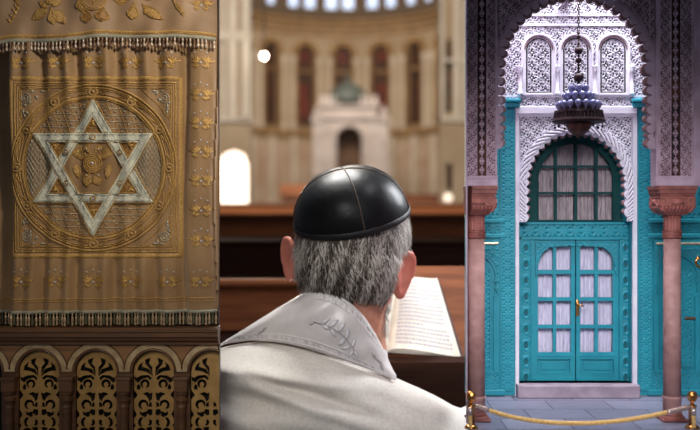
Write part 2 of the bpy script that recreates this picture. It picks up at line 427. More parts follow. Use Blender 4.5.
# valance
def vfold(u, v):
    u = np.asarray(u, float); v = np.asarray(v, float)
    return 10+2.2*np.sin(u/14+.6+v/30)+1.3*np.sin(u/7.3+1.7-v/22)+.8*np.sin(u/4.1+v/15)
def vedge(u): return np.interp(u, [-20, 0, 14, 30, 48, 70, 95, 110, 130, 150, 175, 200, 218], [47, 46, 43.5, 42.5, 43.2, 42.3, 39.2, 38.2, 38.8, 39.6, 38.6, 40, 41.3])
def vsurf(u, v, w=0.0): return flat(u, v, float(vfold(u, v))+w, DL)
val = thing('ark_valance', 'short embroidered valance with bead fringe hanging over the top of the star curtain', 'valance', flat(100, 45, 6, DL))
A, T = np.meshgrid(np.linspace(-20, 218, 300), np.linspace(0, 1, 60)); VV = -8+(vedge(A)+8)*T
np_grid('cloth', npflat(A, VV, vfold(A, VV), DL), M_fab2, val)
m = MB(); E = [(u, float(vedge(u))) for u in range(-19, 219, 4)]
ribbon(m, [(u, v-5.5) for u, v in E], 2.6, vsurf, .5, .1, False, 0); ribbon(m, [(u, v-3.9) for u, v in E], .8, vsurf, .5, .1, False, 1); m.build('gold_stripe', [M_gold, M_goldl], val, True)
m = MB(); ribbon(m, [(u, v-.8) for u, v in E], 3.6, vsurf, 1.0, .2); m.build('edge_braid', M_trim, val, True)
t = MB(); t.lathe([(.75*s, 0), (1.2*s, -2.4*s), (.5*s, -4*s), (.5*s, -4.6*s), (1.3*s, -5.6*s), (1.5*s, -6.8*s), (1.1*s, -8.2*s), (.3*s, -8.9*s)], n=8)
tb = MB(); tb.lathe([(.75*s, 0), (1.2*s, -2.4*s), (.5*s, -4*s), (.5*s, -5.6*s), (1.3*s, -6.8*s), (1.5*s, -8.2*s), (1.1*s, -9.6*s), (.3*s, -10.4*s)], n=8)
tas = t.build('tassel', mat('pale_pink_bead', (200,178,158), .25, .2), smooth=True); tas2 = tb.build('tassel', mat('brown_bead', (122,92,72), .3, .2), smooth=True)
for i in range(61):
    x = -12+i*3.78
    place((tas, tas2)[i % 2] if random.random() < .8 else tas, val, vsurf(x, float(vedge(x))+.6, 0.2))
bpy.data.objects.remove(tas); bpy.data.objects.remove(tas2)
def outlined(shp, name, surf=vsurf, mats=(M_goldd, M_goldl)):
    m = MB()
    for s_ in shp: slab(m, s_, [], surf, 1.0, -.3, 3, 0, back=False); ribbon(m, s_, .95, surf, .7, .8, True, 1)
    return m.build(name, list(mats), val, True)
m = MB()
slab(m, circ(97.3, .6, 12.3, 28), [], vsurf, 1.0, -.3, 3, 0, back=False)
for r, w_ in ((12.2, 1.3), (10.2, .8), (6.3, .8)): ribbon(m, circ(97.3, .6, r, 28), w_, vsurf, .7, 1.0, True, 1)
for k in range(8): slab(m, leaf(97.3, .6, k*45, 5.5, 2.6), [], vsurf, 1.9, .5, 0, 2, back=False)
m.build('medallion', [M_fab, M_goldl, M_gold], val, True)
outlined([drop(89, 9, 84, 16, 11), drop(107, 7, 97, 17, 13)], 'drop_embroidery')
for q, x0 in ((-1, 84), (1, 111)):
    m = MB(); pts = catmull([(x0+q*2, -6), (x0-q*1, 2), (x0+q*2, 9), (x0-q*3, 13), (x0-q*7, 16)] if q < 0 else [(x0+2, -6), (x0+8, 2), (x0+14, 4), (x0+18, -3)], 5)
    ribbon(m, pts, 6, vsurf, .6, .3, False, 0); ribbon(m, [(a+2.8, b+.5) for a, b in pts], .9, vsurf, 1.0, .5, False, 1); ribbon(m, [(a-2.8, b-.5) for a, b in pts], .9, vsurf, 1.0, .5, False, 1)
    m.build('scroll_embroidery', [M_gold, M_goldl], val, True)
outlined([leaf(50, 11, 146, 18, 9), drop(54, 9, 80, 17, 9), leaf(57, 12, 52, 17, 10), leaf(50, 9, 215, 9, 5), leaf(54, 6, 250, 9, 7), leaf(56, 8, -50, 12, 7)], 'flower_embroidery', mats=(M_gold, M_goldl))
outlined([drop(137, 4, 100, 17, 11), drop(144, 5, 50, 14, 9), leaf(147, 10, 33, 21, 9), drop(143, 2, -30, 12, 8), drop(133, 2, 210, 9, 7)], 'flower_embroidery', mats=(M_gold, M_goldl))
for pts, dn in (([(23, -4), (21, 8), (18, 17), (14, 26)], 1), ([(4, -2), (1, 12), (-3, 22)], 1), ([(173, -2), (178, 8), (182, 14), (186, 19)], 0)):
    m = MB(); P = catmull(pts, 4)
    ribbon(m, P, .9, vsurf, .7, .2)
    for i, (a, b) in enumerate(P[1:-1]):
        slab(m, leaf(a, b, (-50 if i % 2 else 230)+random.uniform(-15, 15), 5, 2.1), [], vsurf, .9, -.2, 0, 0, back=False)
    m.build('sprig', M_goldl, val, True)
crown(203, 6, vsurf, .9).build('floral_crown', [M_goldl, M_pearl], val)

# ledge under the curtain
m = MB()
prof = [(-6, 326.5), (12, 326.5), (13.5, 328), (13.5, 330.5), (12, 331.5), (12, 335.5), (10, 336.5), (9, 339.5), (5, 341.5), (5, 344), (-6, 344)]
vs = []
for x in (-22, 219.4):
    vs += [flat(x, b, a, DL) for a, b in prof]
k = len(prof); m.add(vs, [(i, (i+1) % k, k+(i+1) % k, k+i) for i in range(k)]+[tuple(range(k))[::-1], tuple(range(k, 2*k))])
tag(m.build('carved_ledge', M_wood), 'long moulded dark oak ledge directly under the fringed curtain', 'ledge')

# balustrade: arches, columns, fretwork
bal = thing('carved_balustrade', 'carved wooden arcade with cream arches and tan fretwork panels, below the ledge', 'balustrade', flat(100, 452, 0, DL))
cxs = [-18.6+57.3*i for i in range(5)]      # arch centres: -18.6, 38.7, 96, 153.3, 210.6
cyA = 371.5; B = lambda u, v, w=0.0: flat(u, v, w, DL)
hol = []
outer = [(-22, 343.5), (219.4, 343.5), (219.4, 452), (-22, 452)]
for c in cxs:
    l, r = max(c-20.5, -21.8), min(c+20.5, 219.2)
    arc = [(max(-21.8, min(219.2, x)), y) for x, y in circ(c, cyA, 20.5, 24, PI, 2*PI)]
    hol.append([(l, 450)]+arc+[(r, 450)])
m = MB(); slab(m, outer, hol, B, 0, -5, 0, 0); m.build('arcade_board', M_wood, bal)
for c in cxs:
    cl = lambda P: [(x, y) for x, y in P if -21.8 < x < 219.3]
    m = MB(); arc = cl(circ(c, cyA, 26.3, 40, PI, 2*PI)); slab(m, cl(circ(c, cyA, 28.6, 40, PI, 2*PI))+cl(circ(c, cyA, 23.4, 40, PI, 2*PI))[::-1], [], B, 1.6, 0)
    m.build('cream_arch', M_cream, bal)['label'] = 'cream painted round arch band'
    m = MB(); ribbon(m, cl(circ(c, cyA, 21.9, 40, PI, 2*PI)), 2.8, B, 2.4, 0); ribbon(m, cl(circ(c, cyA, 29.4, 40, PI*1.03, PI*1.97)), 1.3, B, 2.2, 0)
    m.build('arch_moulding', M_wood, bal, True)
# spandrel infill lighter
for c in cxs[:-1]:
    m = MB(); x = c+28.65
    slab(m, [(x-13, 345.2), (x+13, 345.2)]+[(x+13-6*k/6*1.9, 346+13.0*k/6+k*k*.18) for k in range(1, 6)]+[(x, 366)]+[(x-13+6*k/6*1.9, 346+13.0*k/6+k*k*.18) for k in range(5, 0, -1)], [], B, .9, 0, 0, 0, back=False)
    m.build('spandrel_panel', M_woodm, bal)
for c in cxs[:-1]:
    x = c+28.65; cc = flat(x, 0, 3.2, DL); z = lambda y: CAMZ+(215-y)*s
    col = MB()
    col.pbox(x-7.8, 376, x+7.8, 379.5, 0, 10, DL, bev=.008); col.pbox(x-6.6, 379.5, x+6.6, 391, 0, 8.6, DL, bev=.01)
    pr = [(5.8, 391), (5.8, 393), (4.6, 394), (4.6, 396), (6, 397.5), (6, 400), (4.4, 401.5), (4.2, 404), (4.8, 406), (4.2, 408), (4.1, 444), (6, 446), (6, 452)]
    col.lathe([(r*s, z(y)) for r, y in pr], (cc[0], cc[1], 0), 18)
    if x+7.8 < 219.4: col.build('column', M_wood, bal, False)
# fretwork
K = 4.785
def fz(pts): return [((x-140)/K, y/K+340) for x, y in pts]
def arcpoly(cx, cy, r, w, a0, a1, n=12, taper=.45):
    w *= 1.5
    o = []; i_ = []
    for k in range(n+1):
        t = k/n; a = math.radians(a0+(a1-a0)*t); ww = w*(taper+(1-taper)*math.sin(PI*t)**.7)/2
        o.append((cx+(r+ww)*math.cos(a), cy+(r+ww)*math.sin(a))); i_.append((cx+(r-ww)*math.cos(a), cy+(r-ww)*math.sin(a)))
    return o+i_[::-1]
half = [ [(147,170),(150,132),(163,116),(157,92),(180,101),(178,118),(160,140)],
         [(153,172),(166,142),(196,132),(192,112),(209,128),(214,148),(186,152),(166,162)],
         [(158,184),(172,172),(200,174),(218,184),(229,176),(226,196),(213,206),(198,190),(176,184),(163,196)],
         arcpoly(184, 214, 17, 10, -250, 60), [(208,222),(214,214),(222,226),(220,240),(206,238)],
         [(150,256),(160,260),(172,254),(192,262),(176,272),(168,282),(164,296),(153,284)],
         [(238,240),(240,292),(220,266)], arcpoly(190, 314, 19, 10, -200, 70), [(152,300),(162,306),(166,322),(152,322)],
         [(150,338),(168,336),(174,352),(160,364),(150,360)], [(240,330),(240,384),(224,360)],
         [(178,346),(196,352),(205,344),(204,360),(186,372),(176,364)], arcpoly(186, 398, 24, 10, -70, 60), arcpoly(170, 398, 14, 9, 100, 240),
         [(150,390),(158,384),(164,396),(150,404)], [(240,398),(240,430),(228,412)], [(152,420),(176,424),(170,440),(152,440)], arcpoly(200, 450, 20, 9, -170, 0)]
fh = []
for h in half:
    if len(h) < 14: gx_ = sum(a for a, b in h)/len(h); gy_ = sum(b for a, b in h)/len(h); h = [(max(146.5, gx_+(a-gx_)*1.2), gy_+(b-gy_)*1.16) for a, b in h]
    fh.append(fz(h)); fh.append([(-x, y) for x, y in fz(h)][::-1])
sh = [(-19.9, 450)]+circ(0, 371.5, 19.9, 20, PI, 2*PI)+[(19.9, 450)]
for c in cxs[1:]:
    so = [(min(x, 219.2-c), y) for x, y in sh]
    hh = [h for h in fh if max(x for x, y in h)+c < 218.6]
    m = MB(); slab(m, so, hh, lambda a, b, w, c=c: flat(a+c, b, w, DL), -3.4, -5.6, 0, 0)
    m.build('fretwork_panel', M_fret, bal)['label'] = 'tan pierced panel carved with a palmette'
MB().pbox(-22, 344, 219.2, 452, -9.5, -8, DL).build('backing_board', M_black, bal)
struct(MB().box((-2.45-1.5, -.25, -5), (flat(219.4, 0)[0], .118, flat(0, 452)[2])).build('trim_1', M_wood))
# ================================================================= RIGHT BAY: teal doorway behind a carved arcade
DA, DB = 9.3, 10.6
sA, sB = DA/FPX, DB/FPX
M_st = mat('mauve_stucco', (200,172,188), .75, rgb2=(160,130,142), nscale=4, bump=.15, bscale=60)
M_stg = mat('stucco_ground', (44,30,34), .9, rgb2=(84,48,40), nscale=3, mix=(.45, .6))  # dark paint and dirt of the ground, with recess shade put into the colour
M_stp = mat('plain_mauve_stucco', (194,170,188), .75, rgb2=(166,140,154), nscale=5)
M_lobe = mat('pink_lobe_stucco', (146,112,114), .7, rgb2=(122,90,92), nscale=8)
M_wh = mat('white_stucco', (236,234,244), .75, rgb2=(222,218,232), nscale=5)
M_whg = mat('grey_stucco_ground', (100,94,110), .9)  # recess shading of the white stucco, tinted into its ground
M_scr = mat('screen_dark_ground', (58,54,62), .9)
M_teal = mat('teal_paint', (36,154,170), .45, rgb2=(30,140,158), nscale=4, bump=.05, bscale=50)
M_teald = mat('teal_recess_shade', (16,96,108), .6)  # shade of the carved grooves, put into the colour
M_teal_shade = mat('shaded_teal_paint', (10,78,76), .6, rgb2=(7,66,66), nscale=4, spec=.25)  # fanlight frame: the door teal with the arch's shade put into its colour
M_pink = mat('pink_marble', (186,146,140), .55, rgb2=(156,114,110), nscale=9, mix=(.3,.7), bump=.1, bscale=60, spec=.3)
M_cap = mat('red_brown_stone', (150,88,80), .6, rgb2=(118,64,56), nscale=7)
M_capd = mat('capital_recess', (74,36,32), .8)
M_step = mat('step_stone', (176,160,172), .6, rgb2=(150,134,148), nscale=6, bump=.1, bscale=80)
M_brass = mat('brass', (214,150,84), .22, 1.0)
M_rope = mat('gold_rope_fibre', (232,192,116), .6, rgb2=(204,158,82), nscale=40, sheen=.3)
M_iron = mat('dark_lantern_metal', (58,36,38), .45, .4, rgb2=(38,24,28), nscale=12)
M_copper = mat('aged_copper', (104,62,52), .4, .5, rgb2=(66,38,34), nscale=12)
M_blueg = mat('blue_glass', (98,114,170), .15, 0, rgb2=(124,116,150), nscale=4, coat=.5)
M_lace = mat('white_lace', (236,232,248), .9, rgb2=(206,200,224), nscale=30, stretch=(3,1,.3), sheen=.3)
M_lace_shade = mat('shaded_lace', (214,200,204), .9, rgb2=(160,148,154), nscale=30, stretch=(3,1,.3))  # same lace as the doors, fanlight shade put into its colour
def glassmat():
    m = bpy.data.materials.new('clear_glass'); m.use_nodes = True; N = m.node_tree.nodes; L = m.node_tree.links
    N.remove(N['Principled BSDF']); o = N['Material Output']; mx = N.new('ShaderNodeMixShader'); t = N.new('ShaderNodeBsdfTransparent'); g = N.new('ShaderNodeBsdfGlossy')
    g.inputs['Roughness'].default_value = .05; mx.inputs[0].default_value = .02
    L.new(t.outputs[0], mx.inputs[1]); L.new(g.outputs[0], mx.inputs[2]); L.new(mx.outputs[0], o.inputs[0]); return m
M_glass = glassmat()
A_ = lambda u, v, w=0.0: flat(u, v, w, DA)
Bq = lambda u, v, w=0.0: flat(u, v, w, DB)
FZ = CAMZ-181*sB     # courtyard floor level
def fl(d): return CAMZ-FZ and 215+(CAMZ-FZ)*FPX/d      # picture row where the floor lies at distance d

# floor slab
def slabmat():
    m = bpy.data.materials.new('courtyard_slabs'); m.use_nodes = True; N = m.node_tree.nodes; L = m.node_tree.links; b = N['Principled BSDF']
    tc = N.new('ShaderNodeTexCoord'); mp = N.new('ShaderNodeMapping'); mp.inputs['Rotation'].default_value = (0,0,0); mp.inputs['Location'].default_value = (.1,.12,0)
    br = N.new('ShaderNodeTexBrick'); br.inputs['Scale'].default_value = 1; br.inputs['Brick Width'].default_value = .62; br.inputs['Row Height'].default_value = .46
    br.inputs['Mortar Size'].default_value = .007; br.inputs['Color1'].default_value = lin((150,150,172)); br.inputs['Color2'].default_value = lin((126,126,148)); br.inputs['Mortar'].default_value = lin((56,54,66))
    n = N.new('ShaderNodeTexNoise'); n.inputs['Scale'].default_value = 9; n.inputs['Detail'].default_value = 5
    mx = N.new('ShaderNodeMix'); mx.data_type = 'RGBA'; mx.blend_type = 'MULTIPLY'; mx.inputs[0].default_value = .35
    L.new(tc.outputs['Object'], mp.inputs[0]); L.new(mp.outputs[0], br.inputs[0]); L.new(mp.outputs[0], n.inputs[0])
    L.new(br.outputs[0], mx.inputs[6]); L.new(n.outputs[0], mx.inputs[7]); L.new(mx.outputs[2], b.inputs['Base Color']); b.inputs['Roughness'].default_value = .45
    return m
x0 = (466-350)*DA/FPX+.012
m = MB(); X1 = 5.2
xr = lambda d, u=466: (u-350)*d/FPX
m.add([(xr(8.2)+.02, -1.8, FZ), (X1, -1.8, FZ), (X1, DB-10+.35, FZ), (xr(DB+.35)+.02, DB-10+.35, FZ), (xr(8.2)+.02, -1.8, -5), (X1, -1.8, -5), (X1, DB-10+.35, -5), (xr(DB+.35)+.02, DB-10+.35, -5)],
      [(0,1,2,3), (4,7,6,5), (0,4,5,1), (1,5,6,2), (2,6,7,3), (3,7,4,0)])
struct(m.build('floor', slabmat()))
# dividing wall between the prayer hall and the courtyard, and the courtyard's back wall
m = MB(); t = .014
m.add([(xr(9.2), -.8, FZ), (xr(9.2)+t, -.8, FZ), (xr(11.4)+t, 1.4, FZ), (xr(11.4), 1.4, FZ), (xr(9.2), -.8, 5), (xr(9.2)+t, -.8, 5), (xr(11.4)+t, 1.4, 5), (xr(11.4), 1.4, 5)],
      [(0,1,2,3), (4,7,6,5), (0,4,5,1), (1,5,6,2), (2,6,7,3), (3,7,4,0)])
struct(m.build('wall_divider', M_stp))

# ---- back wall with doorway opening
XR = 722
door_op = [(519, 383)]+[(519, 222), (524, 221.5), (526, 206)]+circ(575.3, 181.5, 49, 36, PI, 2*PI)+[(624.6, 206), (627, 221.5), (632, 222), (632, 383)]
m = MB(); slab(m, [(467.5, -24), (XR, -24), (XR, 396.2), (467.5, 396.2)], [door_op], Bq, 0, -22, 0, 0, 1)
struct(m.build('wall_back', [M_wh, M_teal]))
arc_sc = []
surr = thing('plaster_door_surround', 'white carved plaster surround with a scalloped horseshoe arch over the teal door', 'door surround', Bq(575, 384, 0))
# scalloped band
lob = []
cx0, cy0 = 575.3, 181.5
def bumpline():
    P = [(525.2, 222-8.8*i) for i in range(5)]
    n = 19
    P += [(cx0+49.6*math.cos(PI+PI*(i+.3)/n), cy0+49.6*math.sin(PI+PI*(i+.3)/n)) for i in range(n)]
    P += [(625.4, 181.5+8.8*i) for i in range(5)]
    return P
bl = bumpline()
inner = []
for i in range(len(bl)-1):
    a, b = np.array(bl[i]), np.array(bl[i+1]); d = b-a; L_ = np.linalg.norm(d); nrm = np.array([-d[1], d[0]])/L_
    mid = (a+b)/2; c = np.array([575.3, 195]); nrm = nrm if np.dot(nrm, c-mid) > 0 else -nrm
    for k in range(6):
        t_ = k/6; inner.append(tuple(a+d*t_+nrm*2.6*math.sin(PI*t_)))
inner.append(bl[-1])
outer = [(518.6, 222)]+circ(575.3, 181.5, 56.7, 40, PI, 2*PI)+[(632, 222)]
band = outer+inner[::-1]
m = MB(); slab(m, band, [], Bq, 5, 0, 0, 0); m.build('scalloped_arch', M_wh, surr)
pk = MB()
for i in range(len(bl)-1):
    a, b = np.array(bl[i]), np.array(bl[i+1]); mid = (a+b)/2; c = np.array([575.3, 190]); dd = (c-mid)/np.linalg.norm(c-mid)
    q = mid+dd*2.2
    pk.ball(Bq(q[0], q[1], 1.2), 2.9*sB, 10)
pk.build('arch_lobes', M_lobe, surr, True)['label'] = 'pink rounded lobes under the arch edge'
def band_mask(u, v):
    r = np.hypot(u-cx0, v-cy0); return (v < 181.5) & (r > 50.8) & (r < 56.4) | (v >= 181.5) & (v < 221) & ((np.abs(u-cx0) > 51) & (np.abs(u-cx0) < 56.2))
def bandh(U, V):
    a = np.arctan2(V-cy0, U-cx0); r = np.hypot(U-cx0, V-cy0); t = np.where(V < cy0, a*9.5, V/5.6*1.0)
    return 1.0*sstep(.2, .6, np.abs(np.sin(t*2.6+(r-53)*.9)))
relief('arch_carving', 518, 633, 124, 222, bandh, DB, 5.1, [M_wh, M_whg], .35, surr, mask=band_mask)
def sp_mask(u, v):
    r = np.hypot(u-cx0, v-cy0); return ((v < 181.5) & (r > 57.6) & (np.abs(u-575.5) < 55)) & ~((v < 124.5) & (r < 60))
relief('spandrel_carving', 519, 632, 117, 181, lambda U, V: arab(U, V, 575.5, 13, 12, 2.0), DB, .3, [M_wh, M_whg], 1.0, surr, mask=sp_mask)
m = MB()
m.pbox(515, 114.6, 636, 117, 0, 3, DB); m.pbox(515, 117, 518.6, 383.6, 0, 3, DB); m.pbox(632.2, 117, 636.4, 383.6, 0, 3, DB)
m.pbox(515, 106.5, 636, 114.6, 0, 4.5, DB, bev=.01)
m.build('plain_fillet', M_wh, surr)
# ---- upper carved wall: three arched screens
up = thing('carved_plaster_panel', 'bright white carved plaster wall with three arched screens behind the lantern chain', 'carved panel', Bq(575, 106.5, 0))
def up_mask(u, v):
    k = np.ones(u.shape, bool)
    for c in (538.2, 575.2, 612.3): k &= ~((np.abs(u-c) < 15.8) & (v > 51) & (v < 96)) & ~(np.hypot(u-c, v-51) < 15.8)
    return k
relief('ground_carving', 505, 646, -12, 106, lambda U, V: arab(U, V, 575.3, 12.3, 10.5, 2.0), DB, .3, [M_wh, M_whg], .9, up, mask=up_mask)
m = MB()
for v0, v1, w_ in ((14.6, 16.6, 3), (24, 26.4, 3), (95.5, 97.6, 3)): m.pbox(505, v0, 646, v1, 0, w_, DB)
m.build('string_moulding', M_wh, up)
m = MB()
for x in (555.5, 592.5):      # bright ribbon scrolls near the crown
    for q in (-1, 1):
        ribbon(m, catmull([(x+q*1.3, 14), (x+q*1.6, 9), (x+q*6, 4.5), (x+q*8, 0), (x+q*5.5, -2.5), (x+q*3, 0)], 5), 2, Bq, 3.0, 0)
m.build('ribbon_scroll', M_wh, up, True)
for c in (538.2, 575.2, 612.3):
    fr_o = [(c-17.4, 95.5), (c-17.4, 51)]+circ(c, 51, 17.4, 24, PI, 2*PI)+[(c+17.4, 51), (c+17.4, 95.5)]
    fr_i = [(c-13.4, 94), (c-13.4, 51)]+circ(c, 51, 13.4, 24, PI, 2*PI)+[(c+13.4, 51), (c+13.4, 94)]
    m = MB(); slab(m, fr_o, [fr_i], Bq, 3.6, 0, 0, 0); ribbon(m, [(c-15.9, 95)]+circ(c, 51, 15.9, 24, PI, 2*PI)+[(c+15.9, 95)], 1.0, Bq, 1, 3.6)
    f = m.build('arched_frame', M_wh, up)
    f2 = MB(); ribbon(f2, circ(c, 51, 13.9, 24, PI*1.02, PI*1.98), 1.6, Bq, .3, 3.6); 
    f2.build('pink_arch_edge', M_lobe, up)
    k_ = lambda u, v, c=c: ((np.abs(u-c) < 13.4) & (v >= 51) & (v < 94)) | ((np.hypot(u-c, v-51) < 13.4) & (v < 51))
    def hh(U, V, c=c):
        h = arab(U, V*1.0+3, c, 13.5, 12.5, 2.2)
        e = np.where(V > 51, np.minimum(13.4-np.abs(U-c), 94-V), 13.4-np.hypot(U-c, V-51))
        h = np.where(e < 1.0, 2.2, np.where(e < 2.0, 0, np.where(e < 2.8, 2.2, h))); return h
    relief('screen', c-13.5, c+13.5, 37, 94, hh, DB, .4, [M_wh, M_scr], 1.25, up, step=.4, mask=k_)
s_ = sB
for x in (519.5, 556.7, 593.8, 630.8):
    m = MB(); zz = lambda y: CAMZ+(215-y)*s_; b = Bq(x, 0, 3.2)
    m.lathe([(2.7*s_, zz(96)), (2.7*s_, zz(93)), (1.7*s_, zz(92)), (1.7*s_, zz(73)), (2.2*s_, zz(72)), (1.9*s_, zz(71)), (3*s_, zz(67.5)), (3.1*s_, zz(66))], (b[0], b[1], 0), 14)
    m.build('colonnette', M_wh, up, True)
# ---- teal panelling either side
def teal_panel(name, lbl, u0, u1, au, parts):
    t = thing(name, lbl, 'carved wall panel', Bq((u0+u1)/2, 396, 0)); return t
tl = thing('carved_teal_panelling', 'teal carved wooden panelling left of the white doorway, behind the left column', 'panelling', Bq(490, 396, 0))
tr = thing('carved_teal_panelling', 'teal carved wooden panelling right of the white doorway, with a blind horseshoe arch', 'panelling', Bq(675, 396, 0))
def panel_side(root, xa, xb, stile, ca, lo, hi):
    # xa..xb overall; stile: narrow carved band (a,b); ca centre of the blind arch; lo..hi inner panel
    m = MB(); m.pbox(xa, 108, xb, 395, 0, 1.5, DB, 0)
    for a in stile: m.pbox(a-.9, 108, a+.9, 394, 1.5, 3.2, DB)
    for y0, y1 in ((218.5, 223), (233.5, 238), (389, 395)): m.pbox(lo-6 if lo-6 > xa else xa, y0, min(hi+6, xb), y1, 1.5, 4.2, DB, 0, .01)
    m.build('board', M_teal, root)
    a, b = min(stile), max(stile)
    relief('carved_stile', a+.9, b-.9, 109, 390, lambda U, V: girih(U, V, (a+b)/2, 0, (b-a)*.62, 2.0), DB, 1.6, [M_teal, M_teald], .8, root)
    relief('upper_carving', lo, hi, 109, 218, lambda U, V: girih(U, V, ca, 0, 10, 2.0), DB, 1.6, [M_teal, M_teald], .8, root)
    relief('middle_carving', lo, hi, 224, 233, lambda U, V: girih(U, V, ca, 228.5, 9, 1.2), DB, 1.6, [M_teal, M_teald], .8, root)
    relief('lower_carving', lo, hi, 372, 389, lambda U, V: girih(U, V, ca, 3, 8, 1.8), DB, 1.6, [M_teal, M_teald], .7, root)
    R = 22.5
    hole = [(ca-R+4, 370), (ca-R+4, 296), (ca-R-.5, 293), (ca-R+2.5, 288), (ca-R+.5, 284), (ca-R+3.4, 281)]+circ(ca, 276, R-2, 22, PI*.96, PI*2.04)+[(ca+R-3.4, 281), (ca+R-.5, 284), (ca+R-2.5, 288), (ca+R+.5, 293), (ca+R-4, 296), (ca+R-4, 370)]
    hole = [(min(max(x, lo+.6), hi-.6), y) for x, y in hole]
    m = MB(); slab(m, [(lo, 240), (hi, 240), (hi, 372), (lo, 372)], [hole], Bq, 4.0, 1.2, 0, 0); 
    ribbon(m, hole[1:-1], 1.2, Bq, .9, 4.0)
    m.build('blind_arch', M_teal, root)
    am = lambda u, v: ~pip(u, v, [(x+(1.5 if x > ca else -1.5), y-(2 if y < 280 else 0)) for x, y in hole])
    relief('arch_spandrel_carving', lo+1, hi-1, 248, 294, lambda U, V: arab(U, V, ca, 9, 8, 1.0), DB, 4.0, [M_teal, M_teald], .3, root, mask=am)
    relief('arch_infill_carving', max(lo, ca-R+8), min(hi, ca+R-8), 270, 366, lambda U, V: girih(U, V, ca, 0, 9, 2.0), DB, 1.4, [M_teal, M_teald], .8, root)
    m = MB()
    for q in (-1, 1):
        x = ca+q*(R-7)
        if lo+1 < x < hi-1: m.pbox(x-.7, 268, x+.7, 368, 1.4, 3.2, DB)
    if m.v: m.build('inner_bead', M_teal, root)
panel_side(tl, 467.6, 514.6, (500.6, 513.6), 474.5, 467.8, 498.6)
panel_side(tr, 636.6, 704, (638, 650.5), 675.5, 653, 698)
for root, u0, u1 in ((tl, 503.5, 519.5), (tr, 630.5, 645.5)):
    m = MB(); m.pbox(u0, 99.5, u1, 103, 0, 9, DB, 0, .01); m.pbox(u0+1, 103, u1-.8, 108.2, 0, 7, DB, 0, .01); m.build('teal_capital', M_teal, root)
for root, a, b, g in ((tl, 468.2, 497, 'left'), (tr, 654, 703, 'right')):
    o = MB().tube([Bq(a, 243.6, 6.5), Bq(b, 243.4, 6.5)], 1.15*sB, 10).build('latch_rod', mat('worn_brass_rod', (190,170,140), .4, .6), root)
    bb = MB()
    for x in (a+4, b-4): bb.pbox(x-1.4, 241.6, x+1.4, 245.6, 1.4, 6.4, DB)
    bb.build('rod_bracket', M_teal, root)
m = MB(); m.tube([Bq(698+4.2*math.cos(a), 262.2+4.2*math.sin(a), 5.4) for a in np.linspace(0, 2*PI, 20)[:-1]], 1.2*sB, 8, closed=True); m.pbox(694.5, 256.4, 701.5, 259, 1.4, 5.2, DB); m.build('ring_knocker', M_brass, tr, True)
MB().pbox(683, 316.5, 694, 319, 4, 6.2, DB, 0, .01).build('bolt', mat('rust_bolt', (110,70,50), .6, .5), tr)

# ---- the door unit, recessed in the opening
DD = 10.76; Dq = lambda u, v, w=0.0: flat(u, v, w, DD); kD = DB/DD
def dk(p): return (350+(p[0]-350)*1.0, p[1])
fan = thing('arched_fanlight', 'arched fanlight window with shade-darkened teal frame and lace curtains above the teal doors', 'window', Dq(575.5, 222, 0))
go = [(526.5, 222), (527.3, 181)]+circ(575.3, 181, 48.2, 36, PI, 2*PI)+[(623.4, 181), (624, 222)]
gi = [(538, 220.5), (538, 181)]+circ(575.6, 181, 37.8, 36, PI, 2*PI)+[(613.2, 181), (613.2, 220.5)]
m = MB(); slab(m, go, [gi], Dq, 0, -6, 0, 0); ribbon(m, gi[:], 1.6, Dq, 1.0, 0, True); ribbon(m, go[1:-1], 2.2, Dq, 1.8, 0)
m.build('frame', M_teal_shade, fan)
m = MB()
def vtop(x, r=37.8): return 181-math.sqrt(max(0, r*r-(x-575.6)**2))
for x in (556, 576.2, 596.6): m.pbox(x-1.4, vtop(x)-.4, x+1.4, 221, -5, -1, DD)
for y in (166.4, 193): hw = math.sqrt(37.8**2-max(0, 181-y)**2)-.3 if y < 181 else 37.8; m.pbox(575.6-hw, y-1.1, 575.6+hw, y+1.1, -4.8, -1.2, DD)
m.build('glazing_bar', M_teal_shade, fan)
def curtain_cloth(name, u0, u1, v0, v1, m_, parent, amp=1.6, per=4.2, seed=0, mask=None, w0=-12):
    U, V = np.meshgrid(np.linspace(u0, u1, int((u1-u0)*2.2)), np.linspace(v0, v1, 50))
    r = np.random.default_rng(seed); ph = r.uniform(0, 6, 4)
    W = amp*(np.sin(2*PI*U/per+ph[0]+.5*np.sin(V/17+ph[1]))+.6*np.sin(2*PI*U/(per*.47)+ph[2]+V/40)+.5*np.sin(2*PI*U/(per*2.3)+ph[3]))
    np_grid(name, npflat(U, V, w0+W, DD), m_, parent, mask)
curtain_cloth('lace_curtain', 537, 556.5, 143, 222, M_lace_shade, fan, seed=1, w0=-13); curtain_cloth('lace_curtain', 556.5, 576, 142, 222, M_lace_shade, fan, seed=2, w0=-13)
curtain_cloth('lace_curtain', 576, 596, 142, 222, M_lace_shade, fan, seed=3, w0=-13); curtain_cloth('lace_curtain', 596, 615, 143, 222, M_lace_shade, fan, seed=4, w0=-13)
m = MB(); slab(m, gi, [], Dq, -3.2, -3.6, 0, 0); m.build('pane', M_glass, fan)
